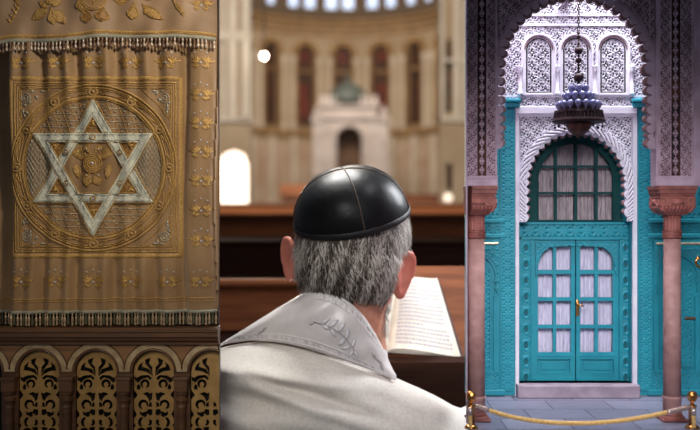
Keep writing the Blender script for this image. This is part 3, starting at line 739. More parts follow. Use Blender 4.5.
# door surround frame and leaves
du = thing('double_door', 'closed teal double doors with lace-curtained panes, under the arched fanlight', 'door', Dq(576, 384, 0))
m = MB()
fo = [(517, 221.5), (634, 221.5), (634, 385), (517, 385)]; fi = [(533, 240), (619, 240), (619, 383.5), (533, 383.5)]
slab(m, fo, [fi], Dq, 0, -8, 0, 0)
for (a, b, c_, d_) in ((519, 222, 632, 224.4), (519, 236.8, 632, 239.6), (519, 224, 520.8, 383), (630.4, 224, 632.2, 383), (530.8, 239, 532.8, 383), (619.2, 239, 621.2, 383)):
    m.pbox(a, b, c_, d_, 0, 2.0, DD)
m.build('frame', M_teal, du)
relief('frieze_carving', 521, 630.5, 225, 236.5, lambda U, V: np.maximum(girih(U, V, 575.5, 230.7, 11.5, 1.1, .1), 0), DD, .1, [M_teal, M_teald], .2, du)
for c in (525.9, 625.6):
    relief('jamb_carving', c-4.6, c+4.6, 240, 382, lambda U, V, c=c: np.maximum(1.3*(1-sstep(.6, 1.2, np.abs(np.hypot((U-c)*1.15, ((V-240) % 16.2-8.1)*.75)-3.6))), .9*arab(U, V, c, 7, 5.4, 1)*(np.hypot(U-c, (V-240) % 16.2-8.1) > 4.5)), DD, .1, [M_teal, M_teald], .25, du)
for i, (u0, u1, cols, lab) in enumerate(((533.2, 575.2, ((538.2, 553.2), (556.4, 571.2)), 'left'), (576.4, 618.8, ((580.4, 595), (598.2, 613.2)), 'right'))):
    rows = ((246, 270), (274, 297.4), (301, 325), (328.4, 352.6))
    holes = [[(a, r0), (b, r0), (b, r1), (a, r1)] for a, b in cols for r0, r1 in rows]
    m = MB(); slab(m, [(u0, 240.2), (u1, 240.2), (u1, 382), (u0, 382)], holes+[[(u0+5, 359.5), (u1-5, 359.5), (u1-5, 372.5), (u0+5, 372.5)]], Dq, -1, -5.5, 0, 0)
    m.pbox(u0+5, 359.5, u1-5, 372.5, -5, -3.4, DD); m.pbox(u0+8, 361.6, u1-8, 370.5, -3.6, -2.0, DD, 0, .01)
    ribbon(m, [(u0+4.6, 359), (u1-4.6, 359), (u1-4.6, 373), (u0+4.6, 373)], 1.2, Dq, .8, -1, True); ribbon(m, [(u0+2, 355.6), (u1-2, 355.6)], 1.3, Dq, .9, -1)
    m.pbox(u0, 377.5, u1, 382, -1, .6, DD)
    leafo = m.build('door_leaf', M_teal, du)
    m = MB()
    for a, b in cols:
        for r0, r1 in rows: m.pbox(a-.2, r0-.2, b+.2, r1+.2, -3.8, -3.4, DD)
    m.build('pane', M_glass, leafo)
    for k, (a, b) in enumerate(cols): curtain_cloth('lace_curtain', a-2, b+2, 244, 354.5, M_lace, leafo, 1.3, 3.6, 10+2*i+k, w0=-12)
# fretwork corners and crown of the glazed part
for q in (-1, 1):
    cx_ = 576
    pts = [(cx_+q*40.5, 243), (cx_+q*1.2, 243), (cx_+q*1.2, 245.8)]
    for k in range(5): pts += [(cx_+q*(4+5*k), 246.6+k*.2), (cx_+q*(6.5+5*k), 244.9+k*.5)]
    pts += [(cx_+q*31, 250.5), (cx_+q*34, 253), (cx_+q*36, 257), (cx_+q*37, 262), (cx_+q*39, 266), (cx_+q*38, 270), (cx_+q*40.5, 276)]
    m = MB(); slab(m, pts, [], Dq, 1.6, -1, 0, 0)
    o = m.build('fretwork_corner', M_teal, du)
    P_ = pts
    relief('corner_carving', min(cx_+q*1, cx_+q*41), max(cx_+q*1, cx_+q*41), 243, 276, lambda U, V: arab(U, V, 576, 7, 6, 1.0), DD, 1.7, [M_teal, M_teald], .3, du, mask=lambda u, v: pip(u, v, P_))
m = MB(); m.pbox(576.2, 300, 579.2, 316, -1, .4, DD, 0, .004); m.ball(Dq(577.6, 304.5, 1.5), 1.5*sB, 8); m.tube([Dq(577.6, 304.5, .4), Dq(577.6, 304.5, 3.2), Dq(583.5, 306, 3.4)], .8*sB, 8)
m.build('handle', mat('door_brass', (196,140,80), .3, .9), du, True)['label'] = 'brass lever handle and plate'
struct(MB().box((Dq(500, 0)[0], DB-10+.34, FZ-.2), (Dq(650, 0)[0], DB-10+.38, 4.6)).build('wall_inner', mat('dark_room', (30,26,28), .9)))
# step
m = MB(); a = Bq(515.6, 386, 17); b = Bq(636.4, 396.2, -2)
sz = CAMZ-(383-215)*sB
m.box((a[0], a[1]+.03, FZ), (b[0], DB-10, sz), 0, .015); m.box((Bq(519,0)[0], DB-10-.002, FZ+.02), (Bq(632,0)[0], DB-10+.2, sz), 0)
tag(m.build('door_step', M_step), 'low lavender grey stone step in front of the teal doors', 'step')

# ---- front arcade
CX, CY, R0 = 575, 69, 72.0
base = [(497, 190), (497, 147), (501, 143)]
def lobepath():
    P = [(499, 146.5), (504.3, 137)]+[(503.2, 132-9.2*i) for i in range(7)]
    n = 24
    P += [(CX+R0*math.cos(PI+PI*(i+.2)/n), CY+1.0+R0*math.sin(PI+PI*(i+.2)/n)) for i in range(n)]
    P += [(646.8, 76.8+9.2*i) for i in range(7)]+[(645.6, 137), (652, 147)]
    return P
lp = lobepath()
def offs(P, d, amp):
    out = []
    for i in range(len(P)-1):
        a, b = np.array(P[i]), np.array(P[i+1]); t_ = (b-a); L_ = np.linalg.norm(t_); nn = np.array([-t_[1], t_[0]])/L_; c = np.array([575, 95.])
        if np.dot(nn, c-(a+b)/2) < 0: nn = -nn
        for k in range(5): s1 = k/5; out.append(tuple(a+t_*s1+nn*(d+amp*math.sin(PI*s1))))
    out.append(tuple(np.array(P[-1]))); return out
edge = offs(lp, -5, 2.4)
edge = [p for p in edge if p[1] < 146]
hole_arc = [(497, 190), (497, 147)]+edge+[(655, 147), (655, 190)]
front_out = [(466.8, -34), (702, -34), (702, 186), (655, 186), (655, 147)]+edge[::-1]+[(497, 147), (497, 186), (466.8, 186)]
m = MB(); slab(m, front_out, [], A_, 0, -14, 0, 0); arcade = thing('carved_arcade', 'dark mauve carved plaster arch on two piers, in front of the white and teal wall', 'arch', A_(580, 186, 0))
m.build('wall_body', M_stp, arcade)
# lobes: two rows of rounded pendants
m = MB(); m2 = MB()
for i in range(len(lp)-1):
    a, b = np.array(lp[i]), np.array(lp[i+1]); mid = (a+b)/2; c = np.array([575, 90.]); dd = (c-mid)/np.linalg.norm(c-mid)
    q = mid+dd*.2; r_ = np.linalg.norm(b-a)*.46
    # rounded lobe going through the wall's thickness
    p0 = A_(q[0]-dd[0]*1.5, q[1]-dd[1]*1.5, -1.5); p1 = A_(q[0]-dd[0]*1.5, q[1]-dd[1]*1.5, -7)
    m.tube([p0, p1], r_*sA, 14)
    m.ball(p0, r_*sA, 12, sc=(1, .35, 1))
    q = mid-dd*4.2
    m2.tube([A_(q[0], q[1], .9), A_(q[0], q[1], -2)], r_*.95*sA, 14)
m.build('arch_lobes', M_lobe, arcade, False)['label'] = 'pink rounded lobes lining the arch'
m2.build('outer_scallops', M_stp, arcade, False)
m = MB(); e2 = offs(lp, -9.5, 2.0); e2 = [p for p in e2 if p[1] < 140]; ribbon(m, e2, 1.6, A_, 1.6, 0); e3 = [p for p in offs(lp, -14.5, 0) if p[1] < 120 and 497.4 < p[0] < 652]; ribbon(m, e3, 1.2, A_, 1.4, 0)
m.build('archivolt_moulding', M_stp, arcade, True)
# carving
pe = [(498.5, 150)]+offs(lp, -10.5, 0)[3:]+[(652.5, 150), (652.5, 400), (498.5, 400)]
spm = lambda u, v: ~pip(u, v, pe) & (v < 140)
relief('spandrel_carving', 498.5, 653.5, -30, 146, lambda U, V: arab(U, V, 575, 13, 12, 2.6), DA, .2, [M_st, M_stg], 1.4, arcade, mask=spm)
for q in (-1, 1):
    m = MB(); X_ = lambda a: 575+q*a
    ribbon(m, [(X_(74), 60), (X_(74), -30)], 1.6, A_, 2.6, 0); ribbon(m, [(X_(71), 30), (X_(58), 10), (X_(40), -8)], 1.2, A_, 2.6, 0); ribbon(m, [(X_(71), 22), (X_(66), 6), (X_(71), -2), (X_(64), -10)], 1.2, A_, 2.6, 0)
    m.build('spandrel_moulding', M_stp, arcade, True)
def pier(u0, u1, cc, name='pier_carving'):
    def hf(U, V):
        a = np.abs(U-cc)
        chain = np.where(a < 4.2, 2.0*(1-sstep(.5, 1.1, np.abs(a*1.1+np.abs((V % 9.2)-4.6)*.62-2.4)))+1.8*(np.hypot(a, (V % 9.2)-4.6) < 1.3), 0)
        side = np.where((a > 5.6) & (a < 15.2), arab(a, V*1.0, 10.4, 9.6, 11.5, 2.6), 0)
        bars = np.where(((a > 4.2) & (a <= 5.6)) | (a >= 15.2), 2.2, 0)
        return chain+side+bars
    relief(name, u0, u1, -30, 176, hf, DA, .1, [M_st, M_stg], 1.35, arcade)
pier(466.9, 496.6, 481.6); pier(655.3, 694.6, 675)
for a, b in ((466.9, 497.4), (654.8, 695)):
    m = MB(); m.pbox(a, 176, b, 178, 0, 2.6, DA); m.pbox(a, 178, b, 182.5, 0, 1.6, DA); m.pbox(a, 182.5, b, 186.2, 0, 3.4, DA, 0, .01)
    m.build('pier_base_moulding', M_stp, arcade)
MB().pbox(694.6, -30, 701.5, 186, 0, 1.2, DA).build('pier_edge', M_stp, arcade)
for u in (495.8, 656, 694):
    MB().pbox(u-1, -30, u+1, 176, 0, 3.2, DA, 0, .005).build('corner_bead', M_stp, arcade)
m = MB()
for i in range(12): m.tube([A_(700.5, 8+i*11.5, 1), A_(700.5, 8+i*11.5, -7)], 4.6*sA, 12)
m.build('side_arch_lobes', M_lobe, arcade)
# ---- columns
def column(cc, clipx, lbl):
    root = thing('stone_column', lbl, 'column', (flat(cc, 0, 0, DA)[0], DA-10+.07, FZ), 'pink stone columns of the arcade')
    y0 = DA-10+.07; xc = flat(cc, 0, 0, DA)[0]; z = lambda v: CAMZ+(215-v)*sA
    def fin(m, name, mats, smooth=False):
        o = m.build(name, mats, root, smooth)
        if clipx is not None:
            bm = bmesh.new(); bm.from_mesh(o.data)
            bmesh.ops.bisect_plane(bm, geom=bm.verts[:]+bm.edges[:]+bm.faces[:], plane_co=(clipx-xc, 0, 0), plane_no=(-1, -.12, 0), clear_outer=True)
            bmesh.ops.holes_fill(bm, edges=[e for e in bm.edges if e.is_boundary], sides=0); bm.to_mesh(o.data); bm.free()
        return o
    # impost block with carving
    def sqloft(prof):
        m = MB(); vs = []
        for hw, v in prof: vs += [(xc-hw*sA, y0-hw*sA, z(v)), (xc+hw*sA, y0-hw*sA, z(v)), (xc+hw*sA, y0+hw*sA, z(v)), (xc-hw*sA, y0+hw*sA, z(v))]
        n = len(prof); m.add(vs, [(4*i+k, 4*i+(k+1) % 4, 4*(i+1)+(k+1) % 4, 4*(i+1)+k) for i in range(n-1) for k in range(4)]+[(3,2,1,0), (4*n-4, 4*n-3, 4*n-2, 4*n-1)]); return m
    H = 19.2
    fin(sqloft([(H, 186.2), (H, 189.5), (H-1, 190), (H-1, 193.5), (H-2, 194.2), (H-2.2, 196)]), 'impost', M_cap)
    m = sqloft([(H-3.2, 196), (H-1.8, 196.6), (H-1.8, 206.5), (H-3.4, 209), (10.5, 215)]); fin(m, 'capital', M_cap)
    # scroll carving on the capital's faces
    for face in range(4):
        m = MB(); ca, sa = math.cos(face*PI/2), math.sin(face*PI/2)
        def fm(u, v, w, ca=ca, sa=sa):
            lx = u*sA; ly = -(H-1.8+w)*sA; return (xc+lx*ca-ly*sa, y0+lx*sa+ly*ca, z(v))
        for q in (-1, 1):
            ribbon(m, catmull([(q*16, 198), (q*12, 197.6), (q*9.8, 200.5), (q*11, 204), (q*14, 204.5), (q*15, 201.5), (q*13, 200)], 4), 1.3, fm, 1.2, 0)
            ribbon(m, [(q*17, 206.3), (q*8, 205.5), (q*5, 203)], 1.2, fm, 1.2, 0)
        ribbon(m, [(-9, 198), (0, 197), (9, 198)], 1.1, fm, 1, 0); slab(m, [(-6.5, 204.5), (-5, 200), (0, 198.8), (5, 200), (6.5, 204.5)], [], fm, 1.2, 0)
        for k in range(-4, 5): slab(m, leaf(k*3.7, 206.5, 90, 6.5, 3.2), [], lambda u, v, w: fm(u, v, w-max(0, v-207)*1.1), 1.4, -.5)
        fin(m, 'capital_scroll', mat('capital_carving', (166,100,90), .6), True)
    m = MB(); pr = [(10.6, 213), (9.2, 216), (8.4, 219), (8.4, 229.5), (9.4, 231)]
    m.lathe([(r*sA, z(v)) for r, v in pr][::-1], (xc, y0, 0), 96, bump=lambda a, zz: 1-.13*(max(0, math.cos(12*a))**.6 if z(230) < zz < z(215) else 0))
    fin(m, 'fluted_neck', M_cap, True)
    m = MB(); pr = [(8.6, 230.5)]
    for k in range(3): pr += [(8.8, 231+2.4*k), (9.7, 231.6+2.4*k), (9.8, 232.6+2.4*k), (8.9, 233.2+2.4*k)]
    pr += [(8.4, 239)]; m.lathe([(r*sA, z(v)) for r, v in pr][::-1], (xc, y0, 0), 40); fin(m, 'neck_ring', M_cap, True)
    zf = FZ
    m = MB(); m.lathe([(8.5*sA, z(398)), (8.45*sA, z(320)), (8.2*sA, z(238))], (xc, y0, 0), 8, a0=0, bump=None); 
    m = MB(); m.lathe([(8.75*sA, z(398)), (8.6*sA, z(320)), (8.3*sA, z(238))], (xc, y0, 0), 40); fin(m, 'shaft', M_pink, True)
    m = MB(); m.lathe([(9.0*sA, z(413)), (9.0*sA, z(400)), (9.5*sA, z(399.5)), (9.5*sA, z(397.6)), (8.8*sA, z(397))], (xc, y0, 0), 40); fin(m, 'shaft_drum', M_pink, True)
    m = MB(); z1 = z(413); hh = z1-zf
    m.lathe([(12.6*sA, zf+.3*hh), (12.6*sA, zf+.4*hh), (10.2*sA, zf+.62*hh), (10.4*sA, zf+.75*hh), (9.2*sA, z1)], (xc, y0, 0), 40)
    m.box((xc-13.4*sA, y0-13.4*sA, zf), (xc+13.4*sA, y0+13.4*sA, zf+.3*hh), 0, .015); fin(m, 'base', M_cap)
    return root
column(477.2, xr(9.25)+.03, 'left stone column, cut off by the dividing wall, in front of teal panelling')
column(674.5, None, 'right stone column with carved red brown capital, near the brass post with rope')

# ---- lantern
DLn = 9.95; sl = DLn/FPX; lx, ly = (578.6-350)*sl, DLn-10; zl = lambda v: CAMZ+(215-v)*sl
lan = thing('hanging_lantern', 'dark metal lantern ringed with blue glass cups, hanging on a chain in the arch', 'lantern', (lx, ly, zl(137)))
m = MB(); m.lathe([(.6*sl, zl(139)), (1.6*sl, zl(138)), (1.2*sl, zl(136.5)), (5*sl, zl(135)), (10*sl, zl(131)), (13*sl, zl(125.5)), (13*sl, zl(121))], (lx, ly, 0), 28); m.build('bowl', M_copper, lan, True)
m = MB(); m.lathe([(12*sl, zl(122.4)), (25.6*sl, zl(122.6)), (26.4*sl, zl(121)), (25.6*sl, zl(119)), (22.5*sl, zl(118.4)), (20.5*sl, zl(113)), (20.5*sl, zl(111)), (8*sl, zl(110.5))], (lx, ly, 0), 40)
for i in range(40):
    a = 2*PI*i/40; p = lambda r, v: (lx+r*sl*math.cos(a), ly+r*sl*math.sin(a), zl(v)); m.tube([p(24.6, 119.5), p(23.3, 112.5)], .7*sl, 5); m.ball(p(23.3, 111.8), 1*sl, 6)
m.lathe([(22.9*sl, zl(113.4)), (24.2*sl, zl(113.2)), (24.2*sl, zl(112.2)), (22.9*sl, zl(112))], (lx, ly, 0), 40)
m.build('gallery_ring', M_iron, lan)
m = MB(); m.lathe([(8*sl, zl(112)), (12*sl, zl(108)), (11*sl, zl(103)), (6.5*sl, zl(99)), (5.5*sl, zl(94)), (3*sl, zl(91)), (2*sl, zl(86)), (.8*sl, zl(83))], (lx, ly, 0), 20); m.build('core', M_iron, lan, True)
cup = MB(); cup.lathe([(.7*sl, -5.2*sl), (1.1*sl, -3.2*sl), (2.5*sl, -1.4*sl), (3.3*sl, .8*sl), (3.2*sl, 2.6*sl), (1.9*sl, 4.2*sl), (.2*sl, 4.6*sl)], n=14); cupo = cup.build('glass_cup', M_blueg, smooth=True)
for r, v, n in ((19.6, 105.8, 16), (13.2, 97, 11), (7.6, 89.4, 6)):
    for i in range(n):
        a = 2*PI*(i+.35)/n; place(cupo, lan, (lx+r*sl*math.cos(a), ly+r*sl*math.sin(a), zl(v)))
bpy.data.objects.remove(cupo)
for r, v in ((16.2, 104.5), (10, 97)):
    m = MB(); m.lathe([(r-3)*sl and ((r-3)*sl, zl(v+5)), ((r+2.6)*sl, zl(v+5.5)), ((r+2.8)*sl, zl(v+4.4)), ((r-3)*sl, zl(v+4))], (lx, ly, 0), 32); m.build('tier_plate', M_iron, lan)
m = MB()
for i in range(8):
    a = 2*PI*(i+.5)/8; p = lambda r, v: (lx+r*sl*math.cos(a), ly+r*sl*math.sin(a), zl(v)); m.tube([p(23.5, 122), p(23.5, 126)], .35*sl, 5); m.ball(p(23.5, 127), 1.4*sl, 8)
m.build('pendant_drop', M_iron, lan, True)
m = MB()
for v, r in ((77.5, 5.2), (60.5, 3.3), (50.8, 4.3), (68.5, 1.6), (83, 1.8), (33, 1.8), (37, 2.2)): m.ball((lx, ly, zl(v)), r*sl, 16, sc=(1, 1, .9))
m.lathe([(.7*sl, zl(90)), (.7*sl, zl(30))], (lx, ly, 0), 8)
for v in (44, 47, 56, 65, 72): m.lathe([(1.9*sl, zl(v+.6)), (1.9*sl, zl(v-.6))], (lx, ly, 0), 10)
m.build('stem', M_iron, lan, True)
m = MB(); v = 30
while v > -14:
    o = [(lx+(1.25*math.cos(a)*sl if int(v/3.2) % 2 else 0), ly+(0 if int(v/3.2) % 2 else 1.25*math.cos(a)*sl), zl(v-1.7+2.1*math.sin(a))) for a in np.linspace(0, 2*PI, 13)[:-1]]
    m.tube(o, .42*sl, 6, closed=True); v -= 3.2
m.build('chain', M_iron, lan, True)
struct(MB().box((lx-.06, DA-10-.3, zl(-14)+.0), (lx+.06, DB-10+.1, zl(-14)+.14)).build('trim_3', M_iron))

# ---- rope barrier
DP = 9.0; sp = DP/FPX
def post(cu, lbl, clipped=False):
    x = (cu-350)*sp; y = DP-10; z = lambda v: CAMZ+(215-v)*sp
    t = thing('barrier_post', lbl, 'post', (x, y, FZ), 'brass posts of the rope barrier')
    r = 3.6
    m = MB(); m.lathe([(r*sp, FZ+.03), (r*sp, z(407)), (4.3*sp, z(406.6)), (4.3*sp, z(405)), (2*sp, z(404.4)), (1.3*sp, z(401.5))], (x, y, 0), 24); m.build('pole', M_brass, t, True)
    m = MB(); k = 5.0
    m.lathe([(1.2*sp, z(402.5)), (3.6*sp, z(400.8)), (k*sp, z(397.6)), (k*sp, z(394.8)), (3.8*sp, z(391.9)), (1.5*sp, z(391))], (x, y, 0), 14); m.build('finial', M_brass, t, False)
    MB().lathe([(7*sp, FZ), (7*sp, FZ+.015), (4*sp, FZ+.035)], (x, y, 0), 24).build('foot', M_brass, t, True); return x, y, z
px1, py1, zz1 = post(471.2, 'left brass barrier post with ball top, holding the rope near the dividing wall')
px2, py2, zz2 = post(692.3, 'right brass barrier post with ball top, beside the right stone column')
def twisted(mb, path, R_, n=3, pitch=.1, r=None):
    P = [Vector(p) for p in resample3(path, .012)]; L_ = 0
    r = r or R_*.56; base = [0]
    for a, b in zip(P[:-1], P[1:]): base.append(base[-1]+(b-a).length)
    for k in range(n):
        q = []
        for i, p in enumerate(P):
            t = (P[min(i+1, len(P)-1)]-P[max(i-1, 0)]).normalized(); a = Vector((0, -1, 0)); a = (a-t*a.dot(t)).normalized(); b = t.cross(a)
            ph = 2*PI*(base[i]/pitch+k/n); q.append(p+(a*math.cos(ph)+b*math.sin(ph))*R_*.5)
        mb.tube(q, r, 7)
def resample3(pts, step):
    P = [np.array(p, float) for p in pts]; out = []
    for a, b in zip(P[:-1], P[1:]):
        n = max(1, int(np.linalg.norm(b-a)/step)); out += [a+(b-a)*i/n for i in range(n)]
    return out+[P[-1]]
Z = lambda v: CAMZ+(215-v)*sp
path = [((u-350)*sp, py1-.05-.01*math.sin(PI*(u-474)/215), Z(v)) for u, v in [tuple(p) for p in catmull([(474.5, 404.5), (488, 409), (510, 415.5), (540, 420.3), (572, 422), (605, 420.8), (640, 416.3), (668, 410.5), (688, 405.8)], 8)]]
rp = thing('barrier_rope', 'twisted gold rope hanging low between the two brass posts', 'rope', (path[0][0], path[0][1], path[0][2]))
m = MB(); twisted(m, path[4:-4], 2.35*sp, 3, .085); m.build('strands', M_rope, rp, True)
for seg, in ((path[:9],), (path[-10:],)): MB().tube(seg, 2.5*sp, 12).build('end_sleeve', mat('pale_metal_sleeve', (214,186,172), .25, .8), rp, True)
for cx_, lb in ((471.2, 'short length of gold rope hanging down against the left barrier post'), (692.3, 'short length of gold rope hanging down against the right barrier post')):
    o = (-2.0 if cx_ < 500 else -1.2)
    x = (cx_+o-350)*sp; yy = DP-10-6.4*sp
    r2 = thing('hanging_rope', lb, 'rope', (x, yy, FZ+.1), 'loose gold rope ends at the posts')
    m = MB(); twisted(m, [(x, yy, Z(413)), (x+.004, yy, FZ+.02)], 2.1*sp, 3, .075); m.build('strands', M_rope, r2, True)
    MB().tube([(x, yy, Z(406.5)), (x, yy, Z(414))], 2.2*sp, 12).build('end_sleeve', mat('pale_metal_sleeve', (220,200,190), .25, .8), r2, True)
# ================================================================= MIDDLE BAY: man in a prayer shawl inside the prayer hall
def P3(px, py, d): s = d/FPX; return Vector(((px-350)*s, d-10, CAMZ+(215-py)*s))
M_skin = mat('skin', (216,160,134), .5, rgb2=(200,136,112), nscale=5, bump=.12, bscale=30, spec=.35)
M_ear = mat('reddened_skin', (218,138,118), .45, rgb2=(202,114,96), nscale=4, spec=.35)
for q in (M_skin, M_ear):
    b = q.node_tree.nodes['Principled BSDF']; b.inputs['Subsurface Weight'].default_value = .15; b.inputs['Subsurface Radius'].default_value = (.12, .04, .02)
M_hs = mat('hair_scalp', (112,100,90), .8, rgb2=(84,74,66), nscale=5)
M_h1 = mat('silver_hair', (206,199,190), .6, spec=.25); M_h2 = mat('grey_hair', (132,122,112), .6, spec=.25); M_h3 = mat('dark_hair', (60,52,46), .6, spec=.25)
M_satin = mat('black_satin', (12,13,14), .42, rgb2=(20,22,24), nscale=3, bump=.5, bscale=4, spec=.25, stretch=(1,1,1))
M_satinr = mat('black_ribbon', (16,16,17), .5, bump=.3, bscale=140)
M_pipe = mat('brown_piping', (84,68,58), .5)
M_shawl = mat('wool_shawl', (226,220,212), .85, rgb2=(212,205,195), nscale=30, bump=.22, bscale=120, sheen=.35, stretch=(1,1,1))
M_col = mat('ivory_satin', (226,220,218), .36, rgb2=(214,208,206), nscale=5, sheen=.2, bump=.05, bscale=20)
M_emb = mat('silver_embroidery', (246,244,246), .35, 0, rgb2=(226,224,228), nscale=50, bump=.4, bscale=120)
M_embd = mat('grey_embroidery', (180,175,175), .5)

Hd = 11.42; hs = Hd/FPX; HC = P3(351, 240, Hd)
Rh = Matrix.Rotation(math.radians(-10), 3, 'Z') @ Matrix.Rotation(math.radians(5), 3, 'Y') @ Matrix.Rotation(math.radians(-14), 3, 'X')
def hl(u, f, h): return HC+Rh @ (Vector((u, f, h))*hs)
bm = bmesh.new()
def ell(c, rad, R=None, seg=28):
    M = Matrix.Translation(c) @ ((R or Matrix.Identity(3)).to_4x4()) @ Matrix.Diagonal((*rad, 1))
    bmesh.ops.create_uvsphere(bm, u_segments=seg, v_segments=seg//2, radius=1, matrix=M)
def limb(pts, rs, n=20):
    m = MB(); P = [Vector(p) for p in pts]; m.tube(P, rs, n); vs = [bm.verts.new(v) for v in m.v]
    for f in m.f: bm.faces.new([vs[i] for i in f])
    for p, r in zip(P, rs): ell(p, (r, r, r), seg=16)
k = hs
ell(hl(0, 10, 4), (55*k, 68*k, 58*k), Rh)                 # cranium
ell(hl(0, 4, -22), (53*k, 56*k, 46*k), Rh)                # occiput to nape
ell(hl(0, 34, -44), (43*k, 44*k, 44*k), Rh)               # jaw
ell(hl(0, 72, -76), (18*k, 14*k, 12*k), Rh)               # chin
ell(hl(0, 82, -28), (7*k, 12*k, 14*k), Rh); ell(hl(0, 92, -36), (9*k, 8*k, 6*k), Rh)     # nose
ell(hl(0, 72, -4), (38*k, 14*k, 9*k), Rh)                 # brow
for q in (-1, 1): ell(hl(q*28, 62, -32), (14*k, 14*k, 14*k), Rh)                          # cheeks
ell(hl(0, 79, -54), (17*k, 8*k, 4*k), Rh); ell(hl(0, 78, -61), (14*k, 8*k, 4.5*k), Rh)     # lips
limb([hl(-4, 4, -26), P3(343, 300, 11.55), P3(343, 335, 11.68), P3(338, 385, 11.85)], [42*k, 43*k, 44*k, 56*k], 28)   # neck
# ears
def ear(px, py, d, flare, tilt, sgn, H=23):
    c = P3(px, py, d); R = Matrix.Rotation(math.radians(tilt), 3, 'Y') @ Matrix.Rotation(math.radians(flare), 3, 'Z')
    L = lambda a, b, h: c+R @ (Vector((a, b, h))*k)
    ell(L(0, 0, 2), (3.2*k, 12*k, (H-4)*k), R)
    ell(L(0, 3, -H+6), (4.2*k, 7*k, 7*k), R)
    pts = [L(sgn*1.5, 12.5*math.cos(a)*(1 if math.sin(a) > -.2 else .75), 2+(H-2)*math.sin(a)) for a in np.linspace(0, 2*PI, 25)[:-1]]
    m = MB(); m.tube(pts, 3.3*k, 8, closed=True); vs = [bm.verts.new(v) for v in m.v]
    for f in m.f: bm.faces.new([vs[i] for i in f])
    ell(L(-sgn*4, 4, -2), (6*k, 7*k, 14*k), R)
ear(290, 260, 11.42, 32, -4, -1, 22); ear(403, 276, 11.42, -42, 14, 1, 24)
# shoulders, torso, arms, legs (seated)
u_ = .0118
ell(P3(335, 446, 11.72), (168*u_, 48*u_, 60*u_)); ell(P3(335, 520, 11.7), (135*u_, 60*u_, 150*u_)); ell(P3(335, 640, 11.8), (115*u_, 62*u_, 90*u_))
hip = P3(335, 700, 11.8)
for q in (-1, 1):
    sh_ = P3(335+q*150, 440, 11.75); el = P3(335+q*165, 590, 12.0); wr = P3(335+q*70+10, 545, 12.75)
    limb([sh_, el], [40*u_, 30*u_]); limb([el, wr], [29*u_, 18*u_])
    kn = hip+Vector((q*.95, 1.7, .1)); an = kn+Vector((0, .1, -2.6+.9)); limb([hip+Vector((q*.6, 0, 0)), kn], [.75, .48]); 
    limb([kn, Vector((kn.x, kn.y+.05, -4.7))], [.46, .26]); ell(Vector((kn.x, kn.y+.45, -4.82)), (.26, .65, .18))
    # hand: palm and five fingers
    ell(wr+Vector((-q*.12, .18, .0)), (.2, .26, .1))
    for j, (dx, ln) in enumerate(((-.15, .3), (-.06, .36), (.03, .33), (.12, .26))):
        b0 = wr+Vector((-q*.12+dx, .36, .0)); limb([b0, b0+Vector((0, ln*.6, -.03)), b0+Vector((0, ln, -.14))], [.052, .047, .036], 8)
    limb([wr+Vector((q*.08, .1, 0)), wr+Vector((q*.22, .3, .02)), wr+Vector((q*.2, .45, -.04))], [.07, .055, .045], 8)
me = bpy.data.meshes.new('tmp'); bm.to_mesh(me); bm.free()
to = bpy.data.objects.new('tmp', me); C.objects.link(to)
r_ = to.modifiers.new('r', 'REMESH'); r_.mode = 'VOXEL'; r_.voxel_size = .03; r_.use_smooth_shade = True
sm = to.modifiers.new('s', 'SMOOTH'); sm.factor = .5; sm.iterations = 4
dg = bpy.context.evaluated_depsgraph_get(); bme = bpy.data.meshes.new_from_object(to.evaluated_get(dg))
bpy.data.objects.remove(to)
person = thing('person', 'man seen from behind in a white prayer shawl and black skullcap, reading an open book', 'person', (float(hip.x), float(hip.y), -5))
M_trous = mat('dark_trousers', (34,34,40), .8); M_shirt = mat('white_shirt', (220,220,220), .8); M_shoe = mat('black_shoe_leather', (20,18,18), .4)
bme.name = 'body'; bme.materials.clear()
for q in (M_skin, M_ear, M_trous, M_shirt, M_shoe): bme.materials.append(q)
n = len(bme.polygons); cen = np.empty(n*3); bme.polygons.foreach_get('center', cen); cen = cen.reshape(-1, 3)
nor = np.empty(n*3); bme.polygons.foreach_get('normal', nor); nor = nor.reshape(-1, 3)
dep = cen[:,1]+10; ppx = 350+cen[:,0]*FPX/dep; ppy = 215-(cen[:,2]-CAMZ)*FPX/dep
mi = np.zeros(n, int)
loc = (cen-np.array(HC)) @ np.array(Rh)/hs     # head frame coordinates (Rh^T * v)
eL = (ppx < 296.5) & (ppy > 236) & (ppy < 286); eR = (ppx > 396-(ppy-270)*.25) & (ppy > 248) & (ppy < 303)
mi[(eL | eR) & (cen[:,2] > .8)] = 1
mi[(cen[:,2] < .15) | ((ppy > 350) & (mi != 1))] = 3; mi[cen[:,2] < -2.4] = 2; mi[cen[:,2] < -4.6] = 4
hand = (cen[:,1] > 2.72) & (cen[:,2] < -.8) & (cen[:,2] > -2.4); mi[hand] = 0
bme.polygons.foreach_set('material_index', mi); bme.polygons.foreach_set('use_smooth', [True]*n)
body = bpy.data.objects.new('body', bme); C.objects.link(body); body.parent = person; rebase(body, person)

# eyes sit in the face
for q in (-1, 1):
    m = MB(); c = hl(q*17, 74, -16); m.ball(c, 6.5*k, 12); m.build('eye', mat('eye_white', (230,225,220), .2), person, True)

Kc0 = P3(351.5, 217, 11.40); RK0 = Matrix.Rotation(math.radians(-9.3), 3, 'Y') @ Matrix.Rotation(math.radians(16), 3, 'X')
